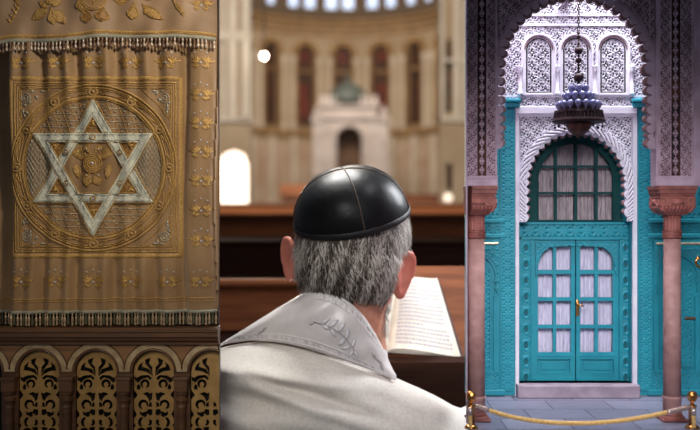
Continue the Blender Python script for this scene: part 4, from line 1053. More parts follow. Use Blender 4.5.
# hair
hu, hf, hh_ = loc[:,0], loc[:,1], loc[:,2]
hairline = np.interp(ppx, [290, 297, 310, 325, 345, 360, 372, 385, 395], [282, 284, 290, 296, 299, 297, 298, 301, 296])
hm = (cen[:,2] > .8) & (ppy < hairline+rng.uniform(-2, 2, n)) & (hf < 34) & (mi == 0) & (hh_ < 50)
hm &= ~((hf > 20) & (hh_ < -28))
bears = (hf > 26) & (hf < 74) & (hh_ < -34) & (hh_ > -84) & (np.abs(hu) > 12) & (mi == 0) & (cen[:,2] > .6)   # short beard on the jaw
idx = np.where(hm)[0]
hb = bmesh.new(); hb.from_mesh(bme); hb.faces.ensure_lookup_table()
keep = set(idx.tolist()); bmesh.ops.delete(hb, geom=[f for f in hb.faces if f.index not in keep], context='FACES')
off = parent_loc(person)
hb.normal_update()
for v in hb.verts:
    bd = any(e.is_boundary for e in v.link_edges); v.co += v.normal*(.0 if bd else .026)
hm_ = bpy.data.meshes.new('hair'); 
base_v = [tuple(v.co+off) for v in hb.verts]; hb.verts.index_update(); base_f = [tuple(v.index for v in f.verts) for f in hb.faces]; hb.free()
m = MB(); m.add(base_v, base_f, 0)
def strands(sel, count, Lr, tone, downz=1.0, lift=.25):
    pick = rng.choice(sel, count)
    for i in pick:
        p = Vector(cen[i])+Vector(rng.normal(0, .012, 3)); nn = Vector(nor[i]); 
        dn = Vector((0, 0, -1))+Vector((0.28*math.sin(p.z*5+p.x*3)+rng.normal(0, .22), 0, 0))
        dn = dn-nn*dn.dot(nn)
        if dn.length < .1: continue
        dn.normalize(); L = rng.uniform(*Lr)*hs; sd = dn.cross(nn).normalized()*(.34*hs*rng.uniform(.7, 1.3)); p += nn*.018
        cv = rng.normal(0, .18)
        a = p; b = p+dn*L*.5+nn*L*(lift*.8)+sd*cv*8; c = p+dn*L+nn*L*lift*rng.uniform(.5, 1.3)+sd*cv*22
        kz = RK0.transposed() @ (a-Kc0)
        if kz.z > -.045: continue
        t = tone(i); m.add([(a-sd)[:], (a+sd)[:], (b+sd*.9)[:], (b-sd*.9)[:], c[:]], [(0,1,2,3), (3,2,4)], t)
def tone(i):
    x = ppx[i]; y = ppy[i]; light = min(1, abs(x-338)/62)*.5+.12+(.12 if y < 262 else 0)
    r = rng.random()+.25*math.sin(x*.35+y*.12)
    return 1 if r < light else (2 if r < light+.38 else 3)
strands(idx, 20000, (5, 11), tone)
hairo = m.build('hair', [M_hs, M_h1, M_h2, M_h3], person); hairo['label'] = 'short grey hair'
m = MB(); bi = np.where(bears)[0]
strands(bi, 2600, (5, 9), lambda i: 0 if rng.random() < .7 else 1, lift=.3); bo = m.build('beard', [M_h1, M_h2], person); bo['label'] = 'short white beard'

# skullcap
Kc = P3(351.5, 217, 11.40); RK = Matrix.Rotation(math.radians(-9.3), 3, 'Y') @ Matrix.Rotation(math.radians(16), 3, 'X')
KR, KH = 58.3*hs, 50.5*hs
cap = thing('skullcap', 'black satin skullcap on the grey-haired man', 'skullcap', (Kc.x, Kc.y, Kc.z), None)
seams = [math.radians(a) for a in (-80, -8, 100, 180)]
def capp(r, a, off=0.0):      # r 0 apex .. 1 rim
    th = r*PI/2; rr = math.sin(th)**.93; z = math.cos(th)**1.0
    dmin = min(abs((a-s+PI) % (2*PI)-PI) for s in seams)
    g = 1+.028*math.sin(min(dmin/(PI/4), 1)*PI/2)*math.sin(PI*min(1, r*1.05))-.012
    wr = .004*math.sin(a*9+r*7)*r*r
    x, y = math.cos(a)*rr*(KR+off)*(g+wr), math.sin(a)*rr*(KR+off)*1.06*(g+wr)
    return Kc+RK @ Vector((x, y, z*(KH+off)*g))
m = MB(); na, nr = 144, 28; vs = []
for i in range(nr+1):
    for j in range(na): vs.append(capp(max(.004, i/nr), 2*PI*j/na)[:])
fs = [(i*na+j, (i+1)*na+j, (i+1)*na+(j+1) % na, i*na+(j+1) % na) for i in range(nr) for j in range(na)]
m.add(vs, fs)
cb = m.build('crown', M_satin, cap, True)
m = MB(); vs = []
for off2, z0 in ((.004, .034), (.010, .028), (.013, -.024), (.006, -.034), (-.02, -.033)):
    for j in range(na):
        a = 2*PI*j/na; p = Vector((math.cos(a)*(KR+off2), math.sin(a)*(KR+off2)*1.06, z0)); vs.append((Kc+RK @ p)[:])
m.add(vs, [(i*na+j, (i+1)*na+j, (i+1)*na+(j+1) % na, i*na+(j+1) % na) for i in range(4) for j in range(na)]); m.build('rim_band', M_satinr, cap, True)
m = MB()
for s_ in seams: m.tube([capp(r, s_, .004) for r in np.linspace(.01, .97, 26)], .0085, 6)
m.build('seam_piping', M_pipe, cap, True)

# shawl
rx = lambda px, d=11.6: (px-350)*d/FPX
TU = np.array([rx(p) for p in (40, 100, 140, 180, 222, 255, 290, 330, 365, 393, 430, 466, 500, 560, 620)])
TZ = np.array([CAMZ+(215-y)*11.6/FPX for y in (520, 430, 388, 362, 346.5, 340, 336, 345, 360, 374, 391, 413, 440, 510, 640)])
RU = np.array([12.0, 11.9, 11.8, 11.65, 11.5, 11.4, 11.3, 11.25, 11.27, 11.33, 11.42, 11.55, 11.7, 12.0, 12.1])
_w = np.linspace(TU[0], TU[-1], 300); _z = np.interp(_w, TU, TZ)
kk = np.exp(-np.linspace(-2, 2, 25)**2); kk /= kk.sum(); _zs = np.convolve(np.pad(_z, 12, 'edge'), kk, 'valid')
zr = lambda x: np.interp(x, _w, _zs); Rr = lambda x: np.interp(x, TU, RU)
Bb, Hb = .78, .85
def shawl_d(px, py):
    d = 11.0
    for _ in range(25):
        x = (px-350)*d/FPX; z = CAMZ+(215-py)*d/FPX; dr = float(zr(x))-z
        th = 0 if dr <= 0 else math.acos(max(-1, 1-dr/Hb)) if dr < Hb else PI/2
        d = .5*d+.5*(float(Rr(x))-Bb*math.sin(th))
    return d
Xg = np.linspace(TU[0], TU[-1], 320)
rows = []
def foldfun(X, Zr):
    # soft diagonal folds running from the left shoulder down to the right
    g = lambda a, b, ang, L, W, A: A*np.exp(-(((X-a)*math.cos(ang)+(Zr-b)*math.sin(ang))/L)**2-((-(X-a)*math.sin(ang)+(Zr-b)*math.cos(ang))/W)**2)
    w = g(-.95, .38, -.12, .95, .075, .12)+g(-.55, .20, -.30, .75, .07, -.13)+g(-.2, .02, -.32, 1.0, .11, .12)+g(-1.15, .10, -.1, .5, .12, -.16)
    w += g(.35, -.12, -.42, .9, .08, -.06)+g(.6, .1, -.45, .8, .08, .06)+g(-1.0, -.15, -.2, .8, .1, .10)+g(-.3, -.28, -.2, 1.0, .07, -.08)+g(.6, -.42, -.3, .9, .07, .05)
    w += .02*np.sin(5*X+9*Zr+1.5*np.sin(2.2*X))+.012*np.sin(11*X-7*Zr)
    return w*.95
thF = np.linspace(0, PI/2, 60)
def row(th, sign, extra=0):
    z = zr(Xg)-Hb*(1-math.cos(th))-extra; d = Rr(Xg)-sign*Bb*math.sin(th)
    if sign > 0: d = d-foldfun(Xg, z)*min(1, math.sin(th)*2.2)
    return np.stack([Xg, d-10, z], -1)
for e in np.linspace(2.2, .06, 14): rows.append(row(PI/2, -1, e))
for th in thF[::-6]: rows.append(row(th, -1))
for th in thF[1:]: rows.append(row(th, 1))
for e in np.linspace(.03, 2.2, 50): rows.append(row(PI/2, 1, e))
shawl = thing('prayer_shawl', "white woollen prayer shawl with satin collar over the man's shoulders", 'prayer shawl', (0, 1.5, -1.5))
sc = np_grid('cloth', np.stack(rows), M_shawl, shawl); 
sd_ = sc.modifiers.new('s', 'SOLIDIFY'); sd_.thickness = .02; sd_.offset = -1
# collar
inn = [(298, 303, 11.95), (301, 296, 11.55), (309, 292, 11.2), (322, 291.5, 11.0), (336, 295, 10.94), (349, 302.5, 10.93), (362, 315, 10.95), (374, 333, 11.02), (384, 353, 11.15), (394, 375, 11.35)]
out = [(214, 349), (228, 343.5), (246, 341), (268, 341), (292, 344.5), (314, 350), (336, 357), (356, 364), (375, 371), (396, 380)]
out = [(a, b, shawl_d(a, b+2)-.05) for a, b in out]
I_ = catmull(inn, 7); O_ = catmull(out, 7); ns, ntt = len(I_), 26
G = np.zeros((ntt, ns, 3)); PX = np.zeros((ntt, ns, 3))
for j in range(ns):
    a, b = I_[j], O_[j]; pa, pb = P3(*a), P3(*b)
    for i in range(ntt):
        t = i/(ntt-1); p = pa.lerp(pb, t)
        cen_bulge = .10*math.sin(PI*t)*(.6+.4*math.sin(PI*j/ns)); 
        d = p.y+10-cen_bulge-.015*math.sin(j*.5+t*3)*math.sin(PI*t)
        q = P3(a[0]+(b[0]-a[0])*t, a[1]+(b[1]-a[1])*t-2.0*math.sin(PI*t), d)
        G[i, j] = q[:]; PX[i, j] = (a[0]+(b[0]-a[0])*t, a[1]+(b[1]-a[1])*t-2.0*math.sin(PI*t), d)
co = np_grid('satin_collar', G, M_col, shawl); so_ = co.modifiers.new('s', 'SOLIDIFY'); so_.thickness = .03; so_.offset = 0
co['label'] = 'glossy ivory satin collar with silver embroidery'
FL = PX.reshape(-1, 3)
def cmap(u, v, w=0.0):
    dd = (FL[:,0]-u)**2+(FL[:,1]-v)**2; ii = np.argpartition(dd, 4)[:4]; ww = 1/(dd[ii]+.05); d = float((FL[ii,2]*ww).sum()/ww.sum())
    return P3(u, v, d-.02-w*.0115)[:]
def st(sj, t): # along 0..1, across 0..1 -> row/col of the collar in picture rows
    j = sj*(ns-1); i = t*(ntt-1); j0 = min(int(j), ns-2); i0 = min(int(i), ntt-2); a = j-j0; b = i-i0
    q = (PX[i0, j0]*(1-a)*(1-b)+PX[i0, j0+1]*a*(1-b)+PX[i0+1, j0]*(1-a)*b+PX[i0+1, j0+1]*a*b); return (q[0], q[1])
m = MB()
for t in (.04, .15, .87, .96): ribbon(m, [st(a, t) for a in np.linspace(.01, .99, 60)], .9, cmap, .6, .1, False, 0)
for a in np.linspace(.03, .97, 44):
    for t0, t1 in ((.06, .13), (.885, .945)):
        x0_, y0_ = st(a, t0+.01); x1_, y1_ = st(min(1, a+.016), t1)
        ribbon(m, [(x0_, y0_), ((x0_+x1_)/2+.8, (y0_+y1_)/2), (x1_, y1_)], .8, cmap, .5, .1, False, 1 if random.random() < .5 else 0)
m.build('edge_embroidery', [M_emb, M_embd], shawl, True)
m = MB()
stem = catmull([(312, 321), (322, 324), (332, 328), (341, 334), (348, 341), (354, 350)], 5)
ribbon(m, stem, 1.1, cmap, .9, .2, False, 1)
for (x, y, a, L, W) in ((314, 321.5, 150, 5, 2), (321, 323.5, -30, 10, 3.4), (329, 327, -38, 12, 3.8), (338, 332, -55, 13, 4), (322, 324.5, 35, 9, 3.2), (330, 328, 155, 2, 1), (331, 328.5, 60, 10, 3.6), (346, 339, -78, 12, 3.8), (345, 338, 130, 10, 4.4), (352, 347, -70, 10, 3.4), (351, 346, 165, 10, 4), (354, 350, 60, 9, 3.4), (353, 350, 120, 8, 3.4)):
    lf = leaf(x, y, a, L, W); slab(m, lf, [], cmap, .9, -.2, 2, 0, back=False); ribbon(m, lf, .6, cmap, .5, .5, True, 1)
m.build('leaf_embroidery', [M_emb, M_embd], shawl, True)
m = MB()
for (x, y, a, L, W) in ((372, 352, 60, 10, 3), (376, 358, 45, 11, 3), (380, 364, 65, 9, 3), (257, 334, -25, 9, 2.2), (262, 331, -40, 7, 2)): slab(m, leaf(x, y, a, L, W), [], cmap, .7, -.2, 2, 1, back=False)
m.build('leaf_embroidery', [M_emb, M_embd], shawl, True)

# ---- open book on a slanted desk
M_page = mat('page_paper', (226,218,204), .75, rgb2=(214,206,190), nscale=6); M_ink = mat('printed_ink', (168,166,178), .8); M_cover = mat('book_cover', (60,36,30), .6)
M_pew = mat('pew_oak', (124,72,42), .7, rgb2=(96,54,30), nscale=3, stretch=(.25,1,3), bump=.06, bscale=12, spec=.2)
M_pewd = mat('dark_pew_oak', (62,36,24), .75, rgb2=(46,26,18), nscale=3, stretch=(.25,1,3), spec=.15)
M_pewl = mat('honey_pew_oak', (170,104,58), .45, rgb2=(140,80,44), nscale=2, stretch=(.25,1,3))
book = thing('open_book', 'open prayer book with printed white pages on the dark slanted desk, right of the man', 'book', P3(415, 362, 12.4)[:])
gt, gb = P3(398, 284, 13.1), P3(388, 353, 12.4); tr_, br_ = P3(437, 280, 13.12), P3(460.5, 358.5, 12.38)
nrm = ((tr_-gt).cross(gb-gt)).normalized(); nrm = nrm if nrm.z > 0 else -nrm
def page(sgn, name, th=.05):
    a0, b0 = gt, gb; a1, b1 = (tr_, br_) if sgn > 0 else (gt-(tr_-gt), gb-(br_-gb))
    nU, nV = 24, 10; top = []; bot = []
    for j in range(nV+1):
        for i in range(nU+1):
            u = i/nU; v = j/nV; p = a0.lerp(a1, u).lerp(b0.lerp(b1, u), v)
            h = .10*math.sin(PI*min(1, u*1.15)**.6)*(1-u*.4)+.0
            top.append((p+nrm*(h+.09*(1-u)*0+.045))[:]); bot.append((p+nrm*.01)[:])
    W = nU+1; N_ = len(top); f = []
    for j in range(nV):
        for i in range(nU):
            q = (j*W+i, j*W+i+1, (j+1)*W+i+1, (j+1)*W+i); f.append(q); f.append(tuple(x+N_ for x in q[::-1]))
    for i in range(nU): f += [(i, i+N_, i+1+N_, i+1), (nV*W+i, nV*W+i+1, nV*W+i+1+N_, nV*W+i+N_)]
    for j in range(nV): f += [(j*W, (j+1)*W, (j+1)*W+N_, j*W+N_), (j*W+nU, j*W+nU+N_, (j+1)*W+nU+N_, (j+1)*W+nU)]
    m = MB(); m.add(top+bot, f); o = m.build(name, M_page, book, False)
    m = MB()      # lines of print
    for L_ in range(17):
        m = MB()
        v = .07+L_*.052; u = .1
        while u < .9:
            w = random.uniform(.02, .055)
            if not (L_ in (5, 11) and u > .5):
                pts = []
                for uu, vv in ((u, v), (min(.93, u+w), v), (min(.93, u+w), v+.022), (u, v+.022)):
                    p = a0.lerp(a1, uu).lerp(b0.lerp(b1, uu), vv); h = .10*math.sin(PI*min(1, uu*1.15)**.6)*(1-uu*.4); pts.append((p+nrm*(h+.049))[:])
                m.add(pts, [(0,1,2,3)])
            u += w+.012
        m.build('printed_line', M_ink, o)
page(1, 'page_block'); page(-1, 'page_block')
m = MB(); a = gt-(tr_-gt)*1.05; b = gb-(br_-gb)*1.05; c_ = gb+(br_-gb)*1.05; d_ = gt+(tr_-gt)*1.05
m.add([(p+nrm*q)[:] for q in (-.015, .01) for p in (a, b, c_, d_)], [(0,1,2,3), (7,6,5,4), (0,4,5,1), (1,5,6,2), (2,6,7,3), (3,7,4,0)]); m.build('cover', M_cover, book)
desk = thing('reading_desk', 'dark wooden reading desk with slanted top carrying the open book', 'desk', (.9, 2.9, -5))
m = MB(); up_ = (gt-gb).normalized(); xl, xh = -.35, 1.95
bp = gb-nrm*.02
def dp(x, t, o): p = bp+up_*t-nrm*o; return (x, p.y+(x-bp.x)*0.0, p.z)
m.add([dp(x, t, o) for o in (0, .09) for (x, t) in ((xl, -.06), (xh, -.06), (xh, 1.42), (xl, 1.42))], [(0,1,2,3), (7,6,5,4), (0,4,5,1), (1,5,6,2), (2,6,7,3), (3,7,4,0)])
m.build('slanted_top', M_pew, desk)
m = MB(); m.add([dp(x, t, o) for o in (-.05, .1) for (x, t) in ((xl, -.16), (xh, -.16), (xh, -.07), (xl, -.07))], [(0,1,2,3), (7,6,5,4), (0,4,5,1), (1,5,6,2), (2,6,7,3), (3,7,4,0)]); m.build('book_ledge', M_pewd, desk)
p0 = dp(0, -.1, .1); p1 = dp(0, 1.4, .1)
m = MB(); m.box((-.12, p0[1]+.3, -4.8), (.12, p0[1]+.55, p0[2]+.2)); m.build('post', M_pewd, desk); MB().box((-.3, p0[1]+.0, -5), (.3, p0[1]+.9, -4.8), 0, .04).build('foot', M_pewd, desk)
# bench the man sits on
bench = thing('bench', 'dark wooden bench under the man in the prayer shawl', 'bench', (0, 1.8, -5))
hb_ = hip.z-.78
MB().box((-2.1, 1.3, hb_-.2), (1.6, 2.9, hb_), 0, .03).build('seat', M_pewd, bench)
for x in (-1.9, 1.4): MB().box((x-.1, 1.4, -5), (x+.1, 2.8, hb_-.2)).build('leg', M_pewd, bench)

# ---- pews in rows on rising floor
def pew(d, ytop, ybot, w0, w1, mats, lbl, yaw=0.0, fz=-5, group='pews in front of the man'):
    s = d/FPX; zt = CAMZ+(215-ytop)*s; zb = CAMZ+(215-ybot)*s; y = d-10; xm = (w0+w1)/2
    t = thing('pew', lbl, 'pew', (xm, y, fz), group); H = zt-fz
    def bx(a, b, mt, nm, bev=.02):
        m = MB(); m.box((a[0]-xm, a[1]-y, a[2]-fz), (b[0]-xm, b[1]-y, b[2]-fz), 0, bev); o = bpy.data.objects; ob = m.build(nm, mt); ob.parent = t; return ob
    th = (zt-zb)
    bx((w0, y, zb), (w1, y+.16, zt-.12*th), mats[0], 'backrest_panel'); bx((w0, y-.10, zt-.14*th), (w1, y+.26, zt), mats[0], 'top_rail', .04)
    bx((w0, y+.02, zb-.6*th), (w1, y+.14, zb-.05), mats[1], 'lower_panel'); bx((w0, y-.04, fz), (w1, y+.18, zb-.6*th), mats[1], 'plinth')
    bx((w0, y+.16, zb-.9*th), (w1, y+.16+1.6*th, zb-.75*th), mats[1], 'seat')
    for q in (w0, w1): bx((q-.1, y-.14, fz), (q+.1, y+.2+1.6*th, zt+.06), mats[1], 'end_panel')
    t.rotation_euler = (0, 0, yaw); return t
pew(14.6, 279, 331, -4.6, 2.9, (M_pew, M_pewd), 'reddish brown pew, nearest row behind the man and the reading desk', math.radians(1.5))
pew(20, 240, 275, -6.5, 3.6, (M_pewd, M_pewd), 'very dark pew in the second row, between two lighter brown pews', 0, -4.8)
pew(27, 213, 236, -8, 5, (M_pew, M_pewd), 'mid brown pew in the third row, behind the very dark pew', 0, -4.2)
pew(38, 203, 214, -11, 7, (M_pewl, M_pewd), 'honey brown pew in the farthest row, under the bright side window', 0, -3.6)
fm_ = mat('hall_floor_boards', (96,62,40), .4, rgb2=(70,44,28), nscale=2, stretch=(1,.2,1))
m = MB(); m.box((-14, -2, -5.3), (14, 19.5-10+5, -5)); struct(m.build('floor', fm_))
for i, (ya, yb, z) in enumerate(((9.6, 16.6, -4.8), (16.6, 27.4, -4.2), (27.4, 80, -3.6))): struct(MB().box((-14, ya, -5.3), (14, yb, z)).build('floor', fm_))

# ---- the far hall: apse with arched windows
M_apse = mat('warm_cream_plaster', (188,164,134), .8, rgb2=(172,147,116), nscale=.5)
M_apse2 = mat('pale_stone', (222,208,188), .7, rgb2=(206,190,168), nscale=.6)
M_pan = mat('ochre_wall_panel', (196,172,148), .8, rgb2=(182,152,126), nscale=.8)
M_band = mat('ornament_band', (176,140,92), .8, rgb2=(140,104,66), nscale=2)
M_red = mat('stained_glass_red', (104,40,26), .7, rgb2=(70,30,18), nscale=1.2, emit=.25)
M_brn = mat('dark_stained_glass', (44,28,22), .7, rgb2=(96,58,30), nscale=1.5, emit=.05)
M_sky = mat('daylit_blue_glass', (206,222,250), .3, emit=.95, ecol=(206,222,250))
M_sun = mat('sunlit_window', (255,236,214), .3, emit=2.6, ecol=(255,238,218))
M_marb = mat('white_marble', (188,174,166), .6, rgb2=(166,150,140), nscale=1)
M_dome = mat('grey_green_dome', (84,88,80), .6, rgb2=(72,78,70), nscale=1)
M_dkdoor = mat('dark_ark_opening', (96,66,40), .7, rgb2=(70,46,28), nscale=1)
AC = (-.6, 75.5-10); AR = 9.5
def ap(a, z, w=0.0, R=None):      # a: arc length from the middle, z height, w inward
    ph = a/AR; r = (R or AR)-w; return (AC[0]+r*math.sin(ph), AC[1]+r*math.cos(ph), z)
wins = [math.radians(20.3*(i-3))*AR for i in range(7)]
def arch(c, z0, z1, hw, n=12): return [(c-hw, z0), (c+hw, z0), (c+hw, z1-hw)]+[(c+hw*math.cos(PI*i/n), z1-hw+hw*math.sin(PI*i/n)) for i in range(1, n)]+[(c-hw, z1-hw)]
off_ = (-49, -33, -12, 5, 29, 47, 66, 82, -70)
cl = [AR*math.asin(max(-.97, min(.97, (o*.0862)/AR))) for o in off_]
m = MB(); L_ = AR*PI*.62
slab(m, [(-L_, -3.6), (L_, -3.6), (L_, 19.0), (-L_, 19.0)], [arch(c, 9.8, 16.9, .82) for c in wins], ap, 0, -.7, 1.1)
struct(m.build('wall_apse', M_apse)); m = MB()
slab(m, [(-L_, 19.0), (L_, 19.0), (L_, 26), (-L_, 26)], [arch(c, 20.15, 24.2, .5) for c in cl], ap, 0, -.7, 1.1)
struct(m.build('wall_drum', mat('drum_dark_plaster', (112,92,72), .85)))
for i, c in enumerate(wins):
    w = MB(); slab(w, arch(c, 9.8, 16.9, .8), [], lambda a, z, w_: ap(a, z, w_), -.35, -.42, .5); g = w.build('window_%d' % (i+1), M_brn); struct(g)
    r = MB(); slab(r, circ(c, 15.9, .5, 12), [], ap, -.28, -.36, 0)
    slab(r, [(c-.45, 10.4), (c+.45, 10.4), (c+.45, 13.6), (c-.45, 13.6)], [], ap, -.30, -.36, .4); 
    if i in (2, 3, 4): r.build('red_glass', M_red, g)
    fr = MB(); slab(fr, arch(c, 9.8, 17.35, 1.2), [arch(c, 9.9, 16.9, .78)], ap, .28, 0, .8); ribbon(fr, [(c-.75, 14.7), (c+.75, 14.7)], .28, ap, .0, -.3, step=.4); fr.build('window_frame', M_band, g)
m = MB()
for c in cl[:]:
    g = MB(); slab(g, arch(c, 20.15, 24.2, .5), [], ap, -.5, -.55, .5); struct(g.build('window_%d' % (8+cl.index(c)), M_sky))
m = MB()
for z0, h, w in ((17.75, .3, .25), (18.3, .25, .45), (18.8, .3, .6), (9.0, .5, .4)):
    vs = []; n_ = 60
    for j in range(n_+1):
        a = -L_+2*L_*j/n_; vs += [ap(a, z0, -.05), ap(a, z0, w), ap(a, z0+h, w*1.1), ap(a, z0+h, -.05)]
    m.add(vs, [(4*j+k, 4*j+(k+1) % 4, 4*j+4+(k+1) % 4, 4*j+4+k) for j in range(n_) for k in range(4)])
struct(m.build('trim_4', M_band))
for i in range(8):
    a = math.radians(20.3*(i-3.5))*AR
    for q in (-.46, .46):
        c = ap(a+q, 0, .22); m = MB(); m.lathe([(.26, 9.4), (.26, 9.9), (.17, 10), (.16, 15.0), (.27, 15.5), (.28, 15.8)], (c[0], c[1], 0), 12)
        tag(m.build('engaged_column', M_apse2, None, True), 'pale column between the tall arched apse windows', 'column', 'apse columns')
# lower wall panels
m = MB()
for i in range(12):
    a = math.radians(13.5*(i-5.5))*AR
    slab(m, [(a-.8, 3.2), (a+.8, 3.2), (a+.8, 8.4), (a-.8, 8.4)], [], ap, .12, 0, .6)
struct(m.build('trim_5', M_pan))
m = MB()
for i in range(13):
    a = math.radians(13.5*(i-6))*AR; slab(m, [(a-.22, -3.5), (a+.22, -3.5), (a+.22, 8.9), (a-.22, 8.9)], [], ap, .3, 0, .6)
struct(m.build('trim_6', M_apse2))
# ---- marble ark shrine
DT = 72; T_ = lambda u, v, w=0.0: flat(u, v, w, DT); sT = DT/FPX
ark = thing('ark_shrine', 'white marble ark shrine with small grey-green dome in the centre of the apse', 'shrine', (flat(348, 0, 0, DT)[0], DT-10, -3.6))
m = MB(); op = [(337, 200), (361.5, 200), (361.5, 141), ]+circ(349.2, 141, 12.3, 14, 2*PI, PI)+[(337, 141)]
slab(m, [(321, 282), (321, 104), (377, 104), (377, 282)], [[(337, 281), (361.5, 281), (361.5, 141)]+circ(349.2, 141, 12.3, 14, 2*PI, PI)[1:-1]+[(337, 141)]], T_, 8, -30, 0); m.build('centre_block', M_marb, ark)
m = MB()
for i in range(9): m.pbox(320.5+i*6.5, 96.5, 325+i*6.5, 105, -8, 9, DT)
m.pbox(319, 104, 379, 108, -8, 11, DT); m.pbox(319, 117, 379, 120, -8, 11, DT); m.build('battlement', M_marb, ark)
for a, b in ((313, 323), (375, 388)):
    m = MB(); m.pbox(a, 121, b, 282, -14, 9, DT); m.pbox(a-1.5, 118.5, b+1.5, 123, -14, 11, DT); m.pbox(a-1, 172, b+1, 176, -14, 11, DT); m.build('side_pier', M_marb, ark)
m = MB(); ribbon(m, [(334.5, 200), (334.5, 141)]+circ(349.2, 141, 14.8, 20, PI, 2*PI)+[(364, 200)], 4, T_, 3, 8); m.build('arch_moulding', M_marb, ark)
m = MB(); m.pbox(335, 126, 364, 281, -20, -12, DT); m.build('doors', M_dkdoor, ark)
c = T_(348, 0, -8); zt = lambda v: CAMZ+(215-v)*sT
m = MB(); m.lathe([(22*sT, zt(104)), (21*sT, zt(97)), (17*sT, zt(90)), (10*sT, zt(84.5)), (3*sT, zt(81.5)), (1.4*sT, zt(77)), (.3*sT, zt(72))], (c[0], c[1], 0), 24); m.build('dome', M_dome, ark, True)
for x in (317, 384):
    c = T_(x, 0, 2); m = MB(); m.lathe([(5*sT, zt(119)), (4.6*sT, zt(114)), (2.5*sT, zt(110)), (.4*sT, zt(105))], (c[0], c[1], 0), 14); m.build('side_finial', M_marb, ark, True)
# ---- nave piers
def wallpier(name, d, u0, u1, strips, corn, wl=None, holes=()):
    Q = lambda u, v, w=0.0: flat(u, v, w, d); sq = d/FPX; bot = 215+(CAMZ+3.6)/sq
    m = MB(); slab(m, [(u0, -40), (u1, -40), (u1, bot), (u0, bot)], list(holes), Q, 0, -14, 0); struct(m.build(name, M_apse))
    m = MB()
    for a, b, w in strips: m.pbox(a, -40, b, corn[0], 0, w, d); m.pbox(a, corn[1], b, 118, 0, w, d)
    m.pbox(u0, corn[0], u1+1, corn[1], 0, 7, d); m.pbox(u0, corn[0]+3, u1, corn[1]-2, 7, 8.5, d); m.pbox(u0, 117, u1+1, 122, 0, 5, d)
    struct(m.build('trim_%d' % (7 if u0 < 300 else 8), M_apse2)); return Q
sunhole = [(219, 206), (219, 160), (224, 153), (234, 150), (244, 154), (248, 164), (248, 206)]
Q = wallpier('wall_left_pier', 48, -120, 251, ((221, 225.5, 3), (229, 237.5, 6), (242.5, 251, 9)), (32, 42), holes=[sunhole])
m = MB(); slab(m, [(u, v) for u, v in sunhole], [], Q, -9, -10, 0); struct(m.build('window_21', M_sun))
Q2 = wallpier('wall_right_pier', 50, 440, 760, ((440, 443.5, 5), (453.5, 459, 6), (462, 470, 9)), (60, 62), holes=[[(446.2, 190), (446.2, 164), (452.6, 164), (452.6, 190)], [(446, 112), (446, 44), (449, 36), (452, 44), (452, 112)]])
m = MB(); m.pbox(446, 163, 453, 191, -10, -9, 50); m.pbox(445.6, 36, 452.4, 112, -10, -9, 50); struct(m.build('window_22', M_brn))
for i, (d, u, v, r, e, lb) in enumerate(((46, 264, 56, .12, 60, 'glowing globe lamp hanging left in the hall, beside the tall arched windows'), (47, 448, 198, .22, 1.1, 'faint glowing globe lamp low on the right of the hall'))):
    p = P3(u, v, d); t = thing('globe_lamp', lb, 'lamp', p[:])
    MB().ball(p, r, 14).build('globe', mat('lamp_glow', (255,236,205), .4, emit=e, ecol=(255,238,214)), t, True)
    if i == 0: MB().tube([p+Vector((0, 0, r)), p+Vector((0, 0, 12))], .03, 6).build('cord', M_iron, t)
    else: MB().lathe([(.5, -3.6-p.z), (.12, -3.4-p.z), (.08, -.2), (.14, -r*.9)], p, 12).build('stand', M_brass, t, True)
# benches / furniture shapes far in front of the apse
for i, (u, d, w, h, lb) in enumerate(((296, 60, 1.6, 26, 'honey coloured lectern far ahead on the left of the apse'), (425, 58, 2.2, 16, 'reddish brown lectern far ahead, right of the marble shrine'))):
    p = P3(u, 215-h, d); t = thing('lectern', lb, 'lectern', (p.x, p.y, -3.6))
    MB().box((p.x-w/2, p.y-.4, -3.6), (p.x+w/2, p.y+.4, p.z-.3)).build('body', M_pewl if i == 0 else M_pew, t)
    m = MB(); m.add([(p.x-w*.6, p.y-.7, p.z-.4), (p.x+w*.6, p.y-.7, p.z-.4), (p.x+w*.6, p.y+.6, p.z+.3), (p.x-w*.6, p.y+.6, p.z+.3), (p.x-w*.6, p.y-.7, p.z-.55), (p.x+w*.6, p.y-.7, p.z-.55), (p.x+w*.6, p.y+.6, p.z-.3), (p.x-w*.6, p.y+.6, p.z-.3)], [(0,1,2,3), (7,6,5,4), (0,4,5,1), (1,5,6,2), (2,6,7,3), (3,7,4,0)]); m.build('top', M_pewl if i == 0 else M_pew, t)
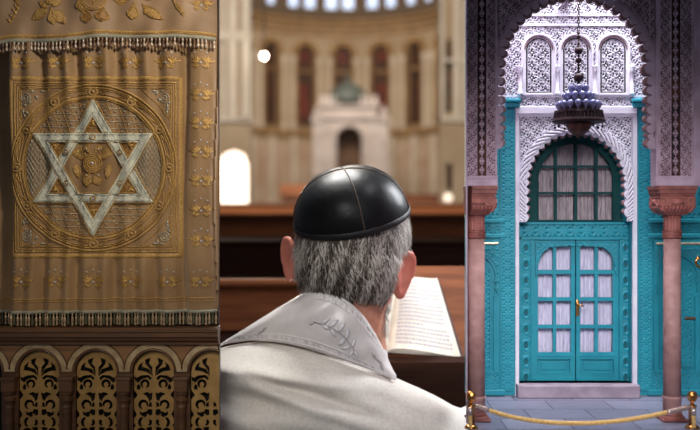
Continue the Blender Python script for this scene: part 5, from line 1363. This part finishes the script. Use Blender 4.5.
# ================================================================= camera, light
sc_ = bpy.context.scene
cam = bpy.data.cameras.new('camera'); co_ = bpy.data.objects.new('camera', cam); C.objects.link(co_)
co_.location = (0, -10, CAMZ); co_.rotation_euler = (PI/2, 0, 0); cam.lens = 50; cam.sensor_width = 36; cam.clip_end = 500
cam.dof.use_dof = True; cam.dof.focus_distance = 10.15; cam.dof.aperture_fstop = .43
sc_.camera = co_
def area(name, loc, tgt, size, power, color, size_y=None, spread=180):
    l = bpy.data.lights.new(name, 'AREA'); l.energy = power; l.color = color; l.size = size; l.spread = math.radians(spread)
    if size_y: l.shape = 'RECTANGLE'; l.size_y = size_y
    o = bpy.data.objects.new(name, l); C.objects.link(o); o.location = loc
    o.rotation_euler = (Vector(tgt)-Vector(loc)).to_track_quat('-Z', 'Y').to_euler(); return o
def spot(name, loc, tgt, power, color, ang, blend=.5, radius=.3):
    l = bpy.data.lights.new(name, 'SPOT'); l.energy = power; l.color = color; l.spot_size = math.radians(ang); l.spot_blend = blend; l.shadow_soft_size = radius
    o = bpy.data.objects.new(name, l); C.objects.link(o); o.location = loc
    o.rotation_euler = (Vector(tgt)-Vector(loc)).to_track_quat('-Z', 'Y').to_euler(); return o
w = bpy.data.worlds.new('world'); sc_.world = w; w.use_nodes = True
w.node_tree.nodes['Background'].inputs[0].default_value = lin((190,196,214)); w.node_tree.nodes['Background'].inputs[1].default_value = .16
# left bay
spot('ark_spot', (.3, -3.2, 5.4), (-2.35, 0, 3.4), 680, (1, .9, .74), 54, 1, .25)
spot('ark_fill', (-3.4, -6, 3.6), (-2.4, 0, .9), 300, (1, .86, .64), 33, 1, .5)
# courtyard daylight
area('courtyard_sky', (2.5, .2, 6.0), (2.5, .75, 2.6), 2.2, 235, (.94, .94, 1), 1.0, 140)
spot('courtyard_front', (1.2, -6.2, 3.9), (2.55, .4, .85), 1700, (.98, .95, 1), 40, 1, .9)
# hall
area('hall_window_right', (3.9, 3.2, 4.4), (.3, 1.2, 1.2), 2.0, 180, (.93, .96, 1), 2.0, 120)
area('hall_overhead', (-.9, 3.4, 6.4), (-.1, 1.0, 1.0), 1.8, 130, (1, .98, .95), 1.8, 100)
spot('hall_front', (-1.2, -6.5, 6.0), (-.1, 1.0, .5), 1650, (1, .97, .93), 26, .8, 1.2)
area('nave_fill', (-1, 48, 20), (-.6, 72, 6), 8, 4400, (1, .9, .78), 6)  # unseen area light added to brighten the apse
area('pier_fill', (-.5, 18, 14), (-.5, 40, 6), 5, 3800, (1, .92, .82), 5)  # added high in the nave to brighten the piers, no fixture there
area('pew_light', (-1.5, 14, 11), (-.5, 10, 0), 3, 560, (1, .86, .7), 3)  # unseen area light over the pews
area('side_window_light', (-5.4, 36, 5), (-2, 22, 2), 2, 900, (1, .9, .78), 3)
vs_ = sc_.view_settings; vs_.view_transform = 'Standard'; vs_.look = 'None'; vs_.exposure = 0; vs_.gamma = 1; vs_.use_curve_mapping = False
sc_.cycles.use_denoising = True
